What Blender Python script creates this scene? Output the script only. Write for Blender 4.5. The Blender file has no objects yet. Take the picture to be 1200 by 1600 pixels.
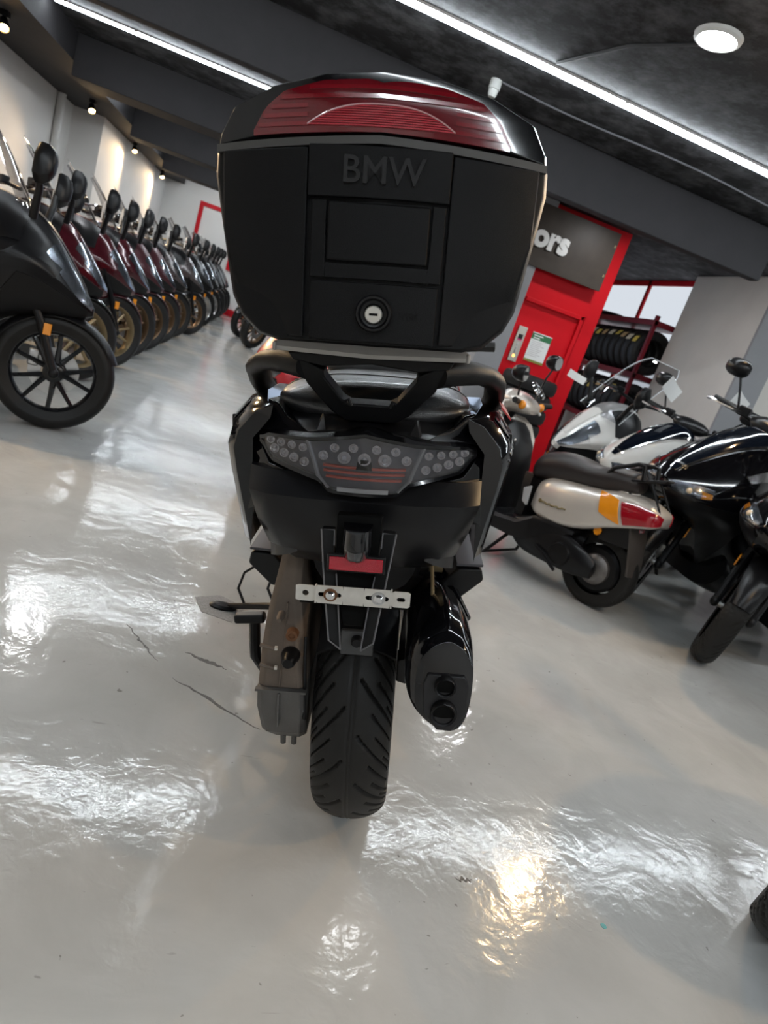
import bpy, bmesh, math, random
from mathutils import Vector, Matrix
random.seed(7)
scene = bpy.context.scene
COL = scene.collection
rad = math.radians

# ------------------------------------------------------------------ camera
CAM_H = 1.05
F_PX = 1011.8                     # focal length in pixels of the 1600 px high frame
ROLL, PITCH, YAW = rad(18.92), rad(15.88), rad(15.37)
fwd = Vector((math.sin(YAW)*math.cos(PITCH), math.cos(YAW)*math.cos(PITCH), -math.sin(PITCH)))
r0 = Vector((math.cos(YAW), -math.sin(YAW), 0)); u0 = r0.cross(fwd)
c_right = math.cos(ROLL)*r0 + math.sin(ROLL)*u0
c_up = -math.sin(ROLL)*r0 + math.cos(ROLL)*u0
cam = bpy.data.cameras.new('camera'); cam_o = bpy.data.objects.new('camera', cam); COL.objects.link(cam_o)
cam.sensor_fit = 'VERTICAL'; cam.sensor_height = 36.0; cam.lens = 36.0*F_PX/1600.0
cam.clip_start = .02
m = Matrix((c_right, c_up, -fwd)).transposed().to_4x4(); m.translation = Vector((0, 0, CAM_H))
cam_o.matrix_world = m
cam.dof.use_dof = True; cam.dof.focus_distance = 1.15; cam.dof.aperture_fstop = 7.0
scene.camera = cam_o
# ------------------------------------------------------------------ light and exposure
vs = scene.view_settings
vs.view_transform = 'Standard'; vs.look = 'None'; vs.gamma = 1.0; vs.use_curve_mapping = False
vs.exposure = 0.35
LED_STRENGTH = 46.0
SPOT_W = 110.0
world = bpy.data.worlds.new('world'); scene.world = world; world.use_nodes = True
world.node_tree.nodes['Background'].inputs[0].default_value = (.75, .8, .9, 1)
world.node_tree.nodes['Background'].inputs[1].default_value = .25

# ------------------------------------------------------------------ materials
MATS = {}
def mat(name, col=(.5, .5, .5), rough=.5, metal=0., coat=0., spec=.5, var=.08, vscale=25., bump=0., bscale=200., rvar=.1, emis=None, estr=0., sheen=0.):
    if name in MATS: return MATS[name]
    M = bpy.data.materials.new(name); M.use_nodes = True
    nt = M.node_tree; b = nt.nodes['Principled BSDF']
    b.inputs['Metallic'].default_value = metal
    b.inputs['Specular IOR Level'].default_value = spec
    b.inputs['Coat Weight'].default_value = coat
    b.inputs['Coat Roughness'].default_value = .04
    tc = nt.nodes.new('ShaderNodeTexCoord')
    n = nt.nodes.new('ShaderNodeTexNoise'); n.inputs['Scale'].default_value = vscale; n.inputs['Detail'].default_value = 4
    nt.links.new(tc.outputs['Object'], n.inputs['Vector'])
    mx = nt.nodes.new('ShaderNodeMix'); mx.data_type = 'RGBA'
    mx.inputs[6].default_value = tuple(c*(1-var) for c in col)+(1,); mx.inputs[7].default_value = tuple(min(1, c*(1+var)) for c in col)+(1,)
    nt.links.new(n.outputs['Fac'], mx.inputs[0]); nt.links.new(mx.outputs[2], b.inputs['Base Color'])
    mr = nt.nodes.new('ShaderNodeMapRange'); mr.inputs[3].default_value = max(.02, rough-rvar*rough); mr.inputs[4].default_value = min(1, rough+rvar*rough)
    nt.links.new(n.outputs['Fac'], mr.inputs[0]); nt.links.new(mr.outputs[0], b.inputs['Roughness'])
    if bump:
        n2 = nt.nodes.new('ShaderNodeTexNoise'); n2.inputs['Scale'].default_value = bscale; n2.inputs['Detail'].default_value = 3
        nt.links.new(tc.outputs['Object'], n2.inputs['Vector'])
        bp = nt.nodes.new('ShaderNodeBump'); bp.inputs['Strength'].default_value = bump; bp.inputs['Distance'].default_value = .002
        nt.links.new(n2.outputs['Fac'], bp.inputs['Height']); nt.links.new(bp.outputs[0], b.inputs['Normal'])
    if emis:
        b.inputs['Emission Color'].default_value = emis+(1,); b.inputs['Emission Strength'].default_value = estr
    MATS[name] = M
    return M
def clear_mat(name, tint=(.9, .9, .9), rough=.03, refl=1.0):
    if name in MATS: return MATS[name]
    M = bpy.data.materials.new(name); M.use_nodes = True; nt = M.node_tree
    for n in list(nt.nodes): nt.nodes.remove(n)
    o = nt.nodes.new('ShaderNodeOutputMaterial'); t = nt.nodes.new('ShaderNodeBsdfTransparent'); g = nt.nodes.new('ShaderNodeBsdfGlossy')
    lw = nt.nodes.new('ShaderNodeLayerWeight'); lw.inputs[0].default_value = .5; pw = nt.nodes.new('ShaderNodeMath'); pw.operation = 'POWER'; pw.inputs[1].default_value = 3.5; nt.links.new(lw.outputs['Facing'], pw.inputs[0])
    f = nt.nodes.new('ShaderNodeMapRange'); f.inputs[3].default_value = .045; f.inputs[4].default_value = .8; nt.links.new(pw.outputs[0], f.inputs[0]); x = nt.nodes.new('ShaderNodeMixShader')
    n = nt.nodes.new('ShaderNodeTexNoise'); n.inputs['Scale'].default_value = 6
    mr = nt.nodes.new('ShaderNodeMapRange'); mr.inputs[3].default_value = rough*.7; mr.inputs[4].default_value = rough*1.3
    nt.links.new(n.outputs['Fac'], mr.inputs[0]); nt.links.new(mr.outputs[0], g.inputs['Roughness'])
    t.inputs[0].default_value = tint+(1,)
    nt.links.new(f.outputs[0], x.inputs[0]); nt.links.new(t.outputs[0], x.inputs[1]); nt.links.new(g.outputs[0], x.inputs[2]); nt.links.new(x.outputs[0], o.inputs[0])
    MATS[name] = M; return M
def emit_mat(name, col, s):
    if name in MATS: return MATS[name]
    M = bpy.data.materials.new(name); M.use_nodes = True; nt = M.node_tree
    for n in list(nt.nodes): nt.nodes.remove(n)
    o = nt.nodes.new('ShaderNodeOutputMaterial'); e = nt.nodes.new('ShaderNodeEmission'); e.inputs[0].default_value = col+(1,); e.inputs[1].default_value = s
    nt.links.new(e.outputs[0], o.inputs[0]); MATS[name] = M; return M

gloss_black = mat('gloss_black_paint', (.003, .003, .004), .10, coat=.55, var=.2, spec=.3)
matte_black = mat('matte_black_plastic', (.007, .007, .0075), .42, var=.15, bump=.25, bscale=900, vscale=8, rvar=.18, spec=.22)
case_black = mat('case_black_plastic', (.0055, .0055, .006), .34, var=.2, bump=.3, bscale=1200, vscale=6, rvar=.2, spec=.16)
satin_black = mat('satin_black_plastic', (.006, .006, .007), .30, var=.15, vscale=10, spec=.3)
dark_void = mat('shadow_black_plastic', (.003, .003, .003), .6, var=.1, spec=.1)
rubber = mat('tyre_rubber', (.012, .0115, .011), .5, var=.25, vscale=18, bump=.15, bscale=400, spec=.3)
rubber_grey = mat('worn_tyre_rubber', (.014, .013, .013), .55, var=.3, vscale=12, bump=.15, bscale=300, spec=.3)
chrome = mat('chrome', (.75, .75, .76), .12, metal=1.)
steel = mat('brushed_steel', (.5, .5, .5), .3, metal=1.)
dark_metal = mat('black_metal', (.008, .008, .009), .35, metal=.3, spec=.3)
alu = mat('cast_aluminium', (.10, .096, .092), .5, metal=.35, var=.3, vscale=14, bump=.2, bscale=250)
alu_dusty = mat('dusty_aluminium', (.13, .10, .078), .62, metal=.2, var=.4, vscale=22, bump=.25, bscale=250)
rust = mat('rusty_bolt', (.16, .07, .03), .7, metal=.3, var=.4)
plate_metal = mat('weathered_plate_metal', (.62, .59, .54), .5, metal=.25, var=.25, vscale=60)
bronze = mat('bronze_wheel_paint', (.16, .10, .055), .35, metal=.6)
gold_rim = mat('gold_rim_paint', (.30, .23, .13), .35, metal=.5)
black_rim = mat('black_wheel_paint', (.006, .0065, .008), .28, coat=.3, spec=.3)
maroon = mat('maroon_paint', (.060, .006, .011), .18, coat=.7, metal=.2)
maroon_m = mat('satin_maroon_paint', (.062, .015, .020), .32, metal=.35, coat=.3)
grey_brown = mat('grey_brown_paint', (.10, .085, .085), .28, metal=.5, coat=.5)
dark_grey = mat('dark_grey_paint', (.035, .037, .042), .27, metal=.4, coat=.5)
slate = mat('slate_paint', (.065, .067, .072), .28, metal=.4, coat=.5)
white_paint = mat('white_paint', (.70, .69, .66), .2, coat=.8, var=.03)
silver_paint = mat('pearl_silver_paint', (.60, .56, .51), .3, metal=.35, coat=.6, var=.04)
red_paint = mat('red_gloss_paint', (.52, .010, .020), .3, coat=.5)
navy_black = mat('blue_black_paint', (.003, .005, .010), .08, coat=.7, spec=.3)
red_lens = mat('red_lens_plastic', (.30, .004, .012), .12, coat=1., var=.1)
dkred_lens = mat('dark_red_lens_plastic', (.14, .003, .008), .12, coat=1., var=.1)
red_reflect = mat('red_reflector', (.42, .006, .022), .25, coat=.6, bump=.5, bscale=700)
amber = mat('amber_lens_plastic', (.80, .28, .01), .2, coat=.8, var=.1)
clear = clear_mat('clear_lens', (.80, .82, .84), .03)
smoke = clear_mat('smoked_lens', (.74, .74, .76), .04)
screen_m = clear_mat('clear_windscreen', (.82, .82, .83), .03)
seat_m = mat('black_vinyl_seat', (.030, .031, .034), .34, var=.2, bump=.4, bscale=500, spec=.8, coat=.25)
seat_brown = mat('brown_black_vinyl', (.020, .015, .0145), .42, var=.2, bump=.3, bscale=400)
mirror_m = mat('mirror_glass', (.8, .8, .8), .03, metal=1., var=.02)
white_plastic = mat('white_plastic', (.75, .75, .73), .4, var=.04)
paper = mat('white_paper', (.82, .82, .80), .7, var=.03)
rack_grey = mat('grey_rack_plastic', (.36, .345, .325), .40, var=.1)
edge_grey = mat('grey_edge_plastic', (.13, .13, .14), .45)
reflector_chrome = mat('lamp_reflector', (.42, .42, .43), .2, metal=.9, var=.2, vscale=60)
reflector_dark = mat('dark_lamp_reflector', (.20, .20, .21), .22, metal=.9, var=.6, vscale=70)
lamp_grey = mat('lamp_housing_grey', (.24, .24, .25), .35, metal=.3, var=.2)

# ------------------------------------------------------------------ mesh tools
def lerp(a, b, t): return a+(b-a)*t
class MB:
    def __init__(s): s.v = []; s.f = []
    def add(s, vs_, fs):
        o = len(s.v); s.v += [Vector(p) for p in vs_]; s.f += [tuple(i+o for i in f) for f in fs]; return s
    def box(s, c, d, rot=None):
        hx, hy, hz = d[0]/2, d[1]/2, d[2]/2
        P = [Vector((sx*hx, sy*hy, sz*hz)) for sz in (-1, 1) for sy in (-1, 1) for sx in (-1, 1)]
        if rot: P = [rot @ p for p in P]
        P = [p+Vector(c) for p in P]
        return s.add(P, [(0, 2, 3, 1), (4, 5, 7, 6), (0, 1, 5, 4), (2, 6, 7, 3), (0, 4, 6, 2), (1, 3, 7, 5)])
    def rings(s, R, closed=True, cap=True):
        n = len(R[0]); o = len(s.v)
        for r in R: s.v += [Vector(p) for p in r]
        for i in range(len(R)-1):
            for j in range(n if closed else n-1):
                k = (j+1) % n
                s.f.append((o+i*n+j, o+i*n+k, o+(i+1)*n+k, o+(i+1)*n+j))
        if cap:
            s.f.append(tuple(o+j for j in reversed(range(n)))); s.f.append(tuple(o+(len(R)-1)*n+j for j in range(n)))
        return s
    def tube(s, pts, r, n=10, cap=True, flat=1.0):
        pts = [Vector(p) for p in pts]; rs = r if isinstance(r, (list, tuple)) else [r]*len(pts)
        R = []; up = None
        for i, p in enumerate(pts):
            t = (pts[min(i+1, len(pts)-1)]-pts[max(i-1, 0)]).normalized()
            if up is None:
                up = Vector((0, 0, 1)) if abs(t.z) < .9 else Vector((1, 0, 0))
            a = t.cross(up).normalized(); b = a.cross(t).normalized(); up = b
            R.append([p+(a*math.cos(2*math.pi*k/n)+b*math.sin(2*math.pi*k/n)*flat)*rs[i] for k in range(n)])
        return s.rings(R, True, cap)
    def prism(s, poly, vec):
        n = len(poly); P = [Vector(p) for p in poly]; v = Vector(vec)
        s.add(P+[p+v for p in P], [tuple(range(n)), tuple(range(2*n-1, n-1, -1))]+[(i, n+i, n+(i+1) % n, (i+1) % n) for i in range(n)])
        return s
    def lathe(s, prof, c=(0, 0, 0), axis='x', n=40, closed=False):
        c = Vector(c); R = []
        for (h, r) in prof:
            ring = []
            for k in range(n):
                a = 2*math.pi*k/n; ca, sa = math.cos(a)*r, math.sin(a)*r
                ring.append(c+(Vector((h, ca, sa)) if axis == 'x' else Vector((ca, h, sa)) if axis == 'y' else Vector((ca, sa, h))))
            R.append(ring)
        if closed: R.append(R[0])
        return s.rings(R, True, not closed)
    def ball(s, c, d, n=12, m_=8):
        c = Vector(c); R = []
        for i in range(m_+1):
            a = math.pi*(.02+.96*i/m_); 
            R.append([c+Vector((d[0]*math.sin(a)*math.cos(2*math.pi*k/n), d[1]*math.sin(a)*math.sin(2*math.pi*k/n), d[2]*math.cos(a))) for k in range(n)])
        return s.rings(R)
    def xf(s, M): s.v = [M @ p for p in s.v]; return s
    def mirror(s): return MB().add([Vector((-p.x, p.y, p.z)) for p in s.v], [tuple(reversed(f)) for f in s.f])
    def join(s, o): return s.add(o.v, o.f)
    def build(s, name, material, parent=None, smooth=35, bevel=0., seg=2, dissolve=True):
        me = bpy.data.meshes.new(name); me.from_pydata([tuple(p) for p in s.v], [], s.f)
        bm = bmesh.new(); bm.from_mesh(me)
        if dissolve: bmesh.ops.remove_doubles(bm, verts=bm.verts, dist=1e-5)
        bmesh.ops.recalc_face_normals(bm, faces=bm.faces); bm.to_mesh(me); bm.free()
        if smooth:
            me.polygons.foreach_set('use_smooth', [True]*len(me.polygons)); me.set_sharp_from_angle(angle=rad(smooth))
        me.materials.append(material)
        o = bpy.data.objects.new(name, me); COL.objects.link(o); o.parent = parent
        if bevel:
            bv = o.modifiers.new('bevel', 'BEVEL'); bv.width = bevel; bv.segments = seg; bv.limit_method = 'ANGLE'; bv.angle_limit = rad(35)
            bv.harden_normals = True
        return o
def cat(p0, p1, p2, p3, t):
    return .5*((2*p1)+(p2-p0)*t+(2*p0-5*p1+4*p2-p3)*t*t+(3*p1-p0-3*p2+p3)*t**3)
class Surf:
    """smooth loft; grid[i][j], ring closed in j. mirror=True: half profile from x=0 to x=0"""
    def __init__(s, grid, mirror=True, linear_t=False):
        g = [[Vector(p) for p in row] for row in grid]
        if mirror: g = [row+[Vector((-p.x, p.y, p.z)) for p in reversed(row[1:-1])] for row in g]
        s.g = g; s.n = len(g); s.m = len(g[0]); s.lt = linear_t
    def row(s, i, t):
        r = s.g[max(0, min(s.n-1, i))]; m_ = s.m; x = (t % 1.0)*m_; j = int(math.floor(x)); f = x-j
        if s.lt: return r[j % m_].lerp(r[(j+1) % m_], f)
        return cat(r[(j-1) % m_], r[j % m_], r[(j+1) % m_], r[(j+2) % m_], f)
    def pt(s, u, t):
        x = max(0., min(1., u))*(s.n-1); i = min(int(x), s.n-2); f = x-i
        a, b, c, d = s.row(i-1, t), s.row(i, t), s.row(i+1, t), s.row(i+2, t)
        return cat(a, b, c, d, f)
    def nrm(s, u, t):
        e = .004; du = s.pt(min(1, u+e), t)-s.pt(max(0, u-e), t); dt = s.pt(u, t+e)-s.pt(u, t-e)
        n = du.cross(dt).normalized()
        x = max(0., min(1., u))*(s.n-1); row = s.g[int(round(x))]; c = sum(row, Vector())/len(row)
        if n.dot(s.pt(u, t)-c) < 0: n = -n
        return n
    def mesh(s, ns=20, nt=32, mb=None):
        mb = mb or MB()
        return mb.rings([[s.pt(i/ns, j/nt) for j in range(nt)] for i in range(ns+1)])
    def patch(s, corners, n=8, m_=6, off=.003, th=.008, mb=None):
        mb = mb or MB(); (u0_, t0), (u1, t1), (u2, t2), (u3, t3) = corners
        A = []; B = []
        for i in range(n+1):
            for j in range(m_+1):
                a, b = i/n, j/m_
                u = lerp(lerp(u0_, u1, a), lerp(u3, u2, a), b); t = lerp(lerp(t0, t1, a), lerp(t3, t2, a), b)
                p = s.pt(u, t); nn = s.nrm(u, t); A.append(p+nn*off); B.append(p+nn*(off-th))
        N = len(A); w = m_+1; F = []
        for i in range(n):
            for j in range(m_):
                a = i*w+j; F.append((a, a+1, a+w+1, a+w)); F.append((N+a, N+a+w, N+a+w+1, N+a+1))
        for i in range(n): F.append((i*w, (i+1)*w, N+(i+1)*w, N+i*w)); F.append((i*w+m_, N+i*w+m_, N+(i+1)*w+m_, (i+1)*w+m_))
        for j in range(m_): F.append((j, N+j, N+j+1, j+1)); F.append((n*w+j, n*w+j+1, N+n*w+j+1, N+n*w+j))
        return mb.add(A+B, F)
def mir(c): return [(u, -t) for u, t in c]
def sec(y, zt, zb, w, top=.5, sq=.8):
    h = zt-zb
    return [(0, y, zt), (w*top, y, zt-.04*h), (w*.88, y, zt-.22*h), (w, y, zt-.5*h), (w*sq, y, zb+.14*h), (w*.4, y, zb), (0, y, zb)]
def empty(name, M):
    o = bpy.data.objects.new(name, None); o.empty_display_size = .1; COL.objects.link(o); o.matrix_world = M; return o
def tag(o, label=None, category=None, group=None, kind=None):
    for k, v in (('label', label), ('category', category), ('group', group), ('kind', kind)):
        if v: o[k] = v
    return o
def pose(loc, heading, lean=0., scale=1.):
    h = Vector((math.cos(rad(heading)), math.sin(rad(heading)), 0)); rx = Vector((h.y, -h.x, 0)); z = Vector((0, 0, 1)); l = rad(lean)
    X = (math.cos(l)*rx+math.sin(l)*z)*scale; Z = (-math.sin(l)*rx+math.cos(l)*z)*scale
    M = Matrix((X, h*scale, Z)).transposed().to_4x4(); M.translation = Vector(loc); return M
def copy_tree(o, parent=None, swap=None):
    c = o.copy(); COL.objects.link(c); c.parent = parent
    if swap and o.type == 'MESH' and o.name.split('.')[0] in swap:
        c.material_slots[0].link = 'OBJECT'; c.material_slots[0].material = swap[o.name.split('.')[0]]
    for ch in list(o.children): copy_tree(ch, c, swap)
    return c
def text_mb(body, size, extrude, offset=0.):
    cu = bpy.data.curves.new('lettering', 'FONT'); cu.body = body; cu.size = size; cu.extrude = extrude; cu.offset = offset
    cu.align_x = 'CENTER'; cu.align_y = 'CENTER'; cu.resolution_u = 4
    o = bpy.data.objects.new('lettering', cu); COL.objects.link(o); bpy.context.view_layer.update()
    me = bpy.data.meshes.new_from_object(o.evaluated_get(bpy.context.evaluated_depsgraph_get()))
    mb = MB().add([v.co.copy() for v in me.vertices], [tuple(p.vertices) for p in me.polygons])
    bpy.data.objects.remove(o); bpy.data.meshes.remove(me); bpy.data.curves.remove(cu); return mb
def struct(name, mb, m_, bevel=0., label=None, smooth=0, parent=None):
    o = mb.build(name, m_, parent, smooth=smooth, bevel=bevel)
    if not parent: tag(o, label, None, None, 'structure')
    return o
def bx(x0, x1, y0, y1, z0, z1): return MB().box(((x0+x1)/2, (y0+y1)/2, (z0+z1)/2), (x1-x0, y1-y0, z1-z0))

# ------------------------------------------------------------------ floor material
def floor_mat():
    M = bpy.data.materials.new('polished_concrete'); M.use_nodes = True; nt = M.node_tree; b = nt.nodes['Principled BSDF']; L = nt.links.new
    tc = nt.nodes.new('ShaderNodeTexCoord')
    def noise(sc, det, dist=0., rough=.5, vec=None):
        n = nt.nodes.new('ShaderNodeTexNoise'); n.inputs['Scale'].default_value = sc; n.inputs['Detail'].default_value = det; n.inputs['Distortion'].default_value = dist; n.inputs['Roughness'].default_value = rough
        L(vec or tc.outputs['Object'], n.inputs['Vector']); return n.outputs['Fac']
    def ramp(f, a, b_, c0, c1):
        r = nt.nodes.new('ShaderNodeValToRGB'); r.color_ramp.elements[0].position = a; r.color_ramp.elements[1].position = b_
        r.color_ramp.elements[0].color = c0; r.color_ramp.elements[1].color = c1; L(f, r.inputs[0]); return r.outputs[0]
    def mixc(f, a, b_, typ='MIX'):
        x = nt.nodes.new('ShaderNodeMix'); x.data_type = 'RGBA'; x.blend_type = typ
        if isinstance(f, float): x.inputs[0].default_value = f
        else: L(f, x.inputs[0])
        L(a, x.inputs[6]) if not isinstance(a, tuple) else setattr(x.inputs[6], 'default_value', a)
        L(b_, x.inputs[7]) if not isinstance(b_, tuple) else setattr(x.inputs[7], 'default_value', b_)
        return x.outputs[2]
    base = ramp(noise(1.1, 6, .6), .3, .7, (.43, .435, .425, 1), (.54, .54, .525, 1))
    cloud = ramp(noise(3.5, 8, 1.2, .6), .35, .65, (.90, .90, .89, 1), (1, 1, 1, 1))
    col = mixc(1.0, base, cloud, 'MULTIPLY')
    mp = nt.nodes.new('ShaderNodeMapping'); mp.inputs['Scale'].default_value = (1.2, 9, 1); mp.inputs['Rotation'].default_value = (0, 0, .5); L(tc.outputs['Object'], mp.inputs['Vector'])
    scr = ramp(noise(9, 3, .4, .6, mp.outputs[0]), .27, .30, (.80, .79, .78, 1), (1, 1, 1, 1))
    col = mixc(1.0, col, scr, 'MULTIPLY')
    spk = ramp(noise(38, 2, .3), .24, .27, (.55, .54, .52, 1), (1, 1, 1, 1))
    col = mixc(1.0, col, spk, 'MULTIPLY')
    L(col, b.inputs['Base Color'])
    r = nt.nodes.new('ShaderNodeMapRange'); r.inputs[3].default_value = .05; r.inputs[4].default_value = .17; L(noise(2.2, 5, .8), r.inputs[0]); L(r.outputs[0], b.inputs['Roughness'])
    b.inputs['Specular IOR Level'].default_value = .62
    ad = nt.nodes.new('ShaderNodeMath'); ad.operation = 'ADD'
    mu = nt.nodes.new('ShaderNodeMath'); mu.operation = 'MULTIPLY'; mu.inputs[1].default_value = .13
    L(noise(45, 4, .8), mu.inputs[0]); L(noise(7, 4, .5), ad.inputs[0]); L(mu.outputs[0], ad.inputs[1])
    bp = nt.nodes.new('ShaderNodeBump'); bp.inputs['Strength'].default_value = .30; bp.inputs['Distance'].default_value = .010
    L(ad.outputs[0], bp.inputs['Height']); L(bp.outputs[0], b.inputs['Normal'])
    return M
floor_m = floor_mat()
def ceil_mat(name, c0, c1, lo, hi, rough=.8):
    M = bpy.data.materials.new(name); M.use_nodes = True; nt = M.node_tree; b = nt.nodes['Principled BSDF']; L = nt.links.new
    tc = nt.nodes.new('ShaderNodeTexCoord'); n = nt.nodes.new('ShaderNodeTexNoise'); n.inputs['Scale'].default_value = 5.; n.inputs['Detail'].default_value = 10; n.inputs['Roughness'].default_value = .7
    L(tc.outputs['Object'], n.inputs['Vector']); r = nt.nodes.new('ShaderNodeValToRGB')
    r.color_ramp.elements[0].position = lo; r.color_ramp.elements[1].position = hi; r.color_ramp.elements[0].color = c0; r.color_ramp.elements[1].color = c1
    L(n.outputs['Fac'], r.inputs[0]); L(r.outputs[0], b.inputs['Base Color']); b.inputs['Roughness'].default_value = rough
    bp = nt.nodes.new('ShaderNodeBump'); bp.inputs['Strength'].default_value = .5; bp.inputs['Distance'].default_value = .01; L(n.outputs['Fac'], bp.inputs['Height']); L(bp.outputs[0], b.inputs['Normal'])
    return M
ceil_rough = ceil_mat('black_painted_concrete', (.006, .006, .007, 1), (.17, .175, .185, 1), .44, .80)
beam_m = ceil_mat('black_beam_paint', (.010, .009, .0105, 1), (.015, .0135, .0155, 1), .3, .7)
wall_white = mat('white_wall_plaster', (.74, .73, .71), .7, var=.05, vscale=3, bump=.2, bscale=60)
wall_beige = mat('beige_plaster', (.62, .59, .54), .75, var=.10, vscale=4, bump=.25, bscale=60)
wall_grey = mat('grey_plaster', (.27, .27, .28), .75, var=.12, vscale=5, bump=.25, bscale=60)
red_wall_m = mat('red_wall_paint', (.60, .005, .012), .5, var=.05, vscale=3, spec=.15)
red_trim_m = mat('red_trim_paint', (.55, .008, .018), .45, var=.05, spec=.2)

# ------------------------------------------------------------------ room
struct('floor', bx(-3.1, 7.2, -3.2, 15.6, -.1, 0), floor_m, label='polished light grey concrete showroom floor with scuff marks')
struct('ceiling', bx(-3.1, 7.2, -3.2, 15.6, 2.5, 2.6), ceil_rough, label='rough black painted concrete ceiling slab')
struct('wall_left', bx(-3.1, -2.85, -3.2, 10., 0, 2.5).join(bx(-3.1, -2.47, 10., 15.4, 0, 2.5)), wall_white, label='white left wall behind the long row of scooters')
struct('wall_back', bx(-3.1, 2.2, 15.4, 15.6, 0, 2.5), wall_white, label='white far wall with red trim')
struct('wall_front', bx(-3.1, 7.2, -3.2, -3., 0, 2.5), wall_white, label='white wall behind the camera')
struct('wall_right', bx(7., 7.2, -3., 15.4, 0, 2.5), wall_white, label='pale wall at the far right')
BEAM_Y = [-.75, 1.9, 4.53, 7.15, 9.8, 12.45]
for i, y in enumerate(BEAM_Y):
    x1 = 3.38 if abs(y-4.53) < .01 else 3.1
    if i < 2: continue
    struct('trim_%d' % (i+1), bx(-2.1, x1, y, y+(.10 if i == 2 else .42), 2.15, 2.5), beam_m, bevel=.008, label='black painted ceiling beam, number %d from the camera' % (i-1))
struct('trim_20', bx(-2.84, -2.1, -3., 15.4, 2.27, 2.5), beam_m, label='black ceiling bulkhead along the left wall')
# far wall red trim lines
bt = struct('trim_21', bx(-1.72, -1.64, 15.37, 15.40, .0, 2.08), red_trim_m, label='red upright trim strip on the far white wall')
struct('trim_22', bx(-1.64, .6, 15.37, 15.40, 2.00, 2.08), red_trim_m, label='red horizontal trim strip near the top of the far wall')
struct('trim_23', bx(-.92, -.84, 15.37, 15.40, .98, 2.0), red_trim_m, label='second red upright trim strip on the far wall')
struct('trim_24', bx(-.92, .6, 15.36, 15.40, .92, 1.0), red_trim_m, label='red horizontal trim strip at mid height on the far wall')
struct('baseboard_back', bx(-2.4, 2.2, 15.34, 15.40, 0, .14), red_trim_m, label='red baseboard of the far wall')
# pipe on left wall
pp = MB().tube([(-2.80, 9.35, .0), (-2.80, 9.35, 2.27)], .045, 14).build('wall_pipe', white_plastic); tag(pp, 'white vertical drain pipe on the left wall', 'pipe')
# right: red portal, pillars, rack wall
ords = ['first', 'second', 'third', 'fourth', 'fifth', 'sixth', 'seventh', 'eighth', 'ninth', 'tenth', 'eleventh', 'twelfth', 'thirteenth', 'fourteenth']
rw = struct('wall_red', bx(2.30, 3.14, 6.2, 6.35, 0, 2.5), red_wall_m, label='bright red wall with sign panel and call buttons')
struct('door_panel_frame', bx(2.34, 2.98, 6.165, 6.2, .05, .12).join(bx(2.34, 2.98, 6.165, 6.2, 1.62, 1.66)).join(bx(2.94, 2.98, 6.165, 6.2, .05, 1.66)), red_wall_m, bevel=.006, parent=rw)
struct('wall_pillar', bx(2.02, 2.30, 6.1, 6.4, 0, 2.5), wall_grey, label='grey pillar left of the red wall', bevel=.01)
struct('wall_column', bx(4.3, 5.1, 5.5, 6.74, 0, 2.5), wall_beige, label='beige plastered wall column right of the tyre rack', bevel=.012)
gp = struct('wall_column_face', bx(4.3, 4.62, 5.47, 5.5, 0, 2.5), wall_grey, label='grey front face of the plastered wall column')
struct('wall_rack', bx(4.5, 4.7, 6.74, 9.2, 0, .95).join(bx(4.52, 4.7, 6.74, 9.2, .95, 2.5)), wall_white, label='white wall behind the tyre rack')
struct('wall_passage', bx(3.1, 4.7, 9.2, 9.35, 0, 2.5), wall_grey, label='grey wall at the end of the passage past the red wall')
w2 = struct('window_2', bx(4.46, 4.5, 6.76, 6.82, .95, 2.5).join(bx(4.46, 4.5, 7.85, 7.91, .95, 2.5)).join(bx(4.46, 4.5, 8.85, 8.91, .95, 2.5)).join(bx(4.46, 4.5, 6.82, 8.85, 2.44, 2.5)).join(bx(4.46, 4.5, 6.82, 8.85, .95, 1.01)), red_trim_m, label='frosted window with red frame behind the tyre rack')
frost = emit_mat('frosted_daylight', (.86, .92, 1.), .62)
struct('pane', bx(4.485, 4.495, 6.82, 7.85, 1.01, 2.44), frost, parent=w2); struct('pane', bx(4.485, 4.495, 7.91, 8.85, 1.01, 2.44), frost, parent=w2)
struct('wall_side', bx(4.9, 7., 6.2, 6.3, 0, 2.5), mat('pink_grey_plaster', (.42, .37, .38), .75, var=.06), label='pinkish grey wall right of the column')
struct('trim_26', bx(5.25, 5.33, 6.12, 6.2, 0, 1.45), red_trim_m, label='red post against the pinkish wall at the right edge')
# glazed opening with daylight, left of the pillar
win = struct('window_1', bx(1.2, 1.26, 8.4, 8.46, 0, 2.3).join(bx(3.04, 3.1, 8.4, 8.46, 0, 2.3)).join(bx(1.26, 3.04, 8.4, 8.46, 2.24, 2.3)).join(bx(2.15, 2.21, 8.4, 8.46, 0, 2.24)), steel, label='glazed shopfront with pale blue daylight')
day = emit_mat('daylight_glass', (.62, .76, 1.), .9)
struct('pane', bx(1.26, 2.15, 8.42, 8.44, .03, 2.24), day, parent=win)
struct('pane', bx(2.21, 3.04, 8.42, 8.44, .03, 2.24), day, parent=win)
struct('wall_shopfront', bx(1.0, 3.1, 8.5, 8.6, 0, 2.5), wall_white, label='white wall beyond the glazed shopfront')

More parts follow.
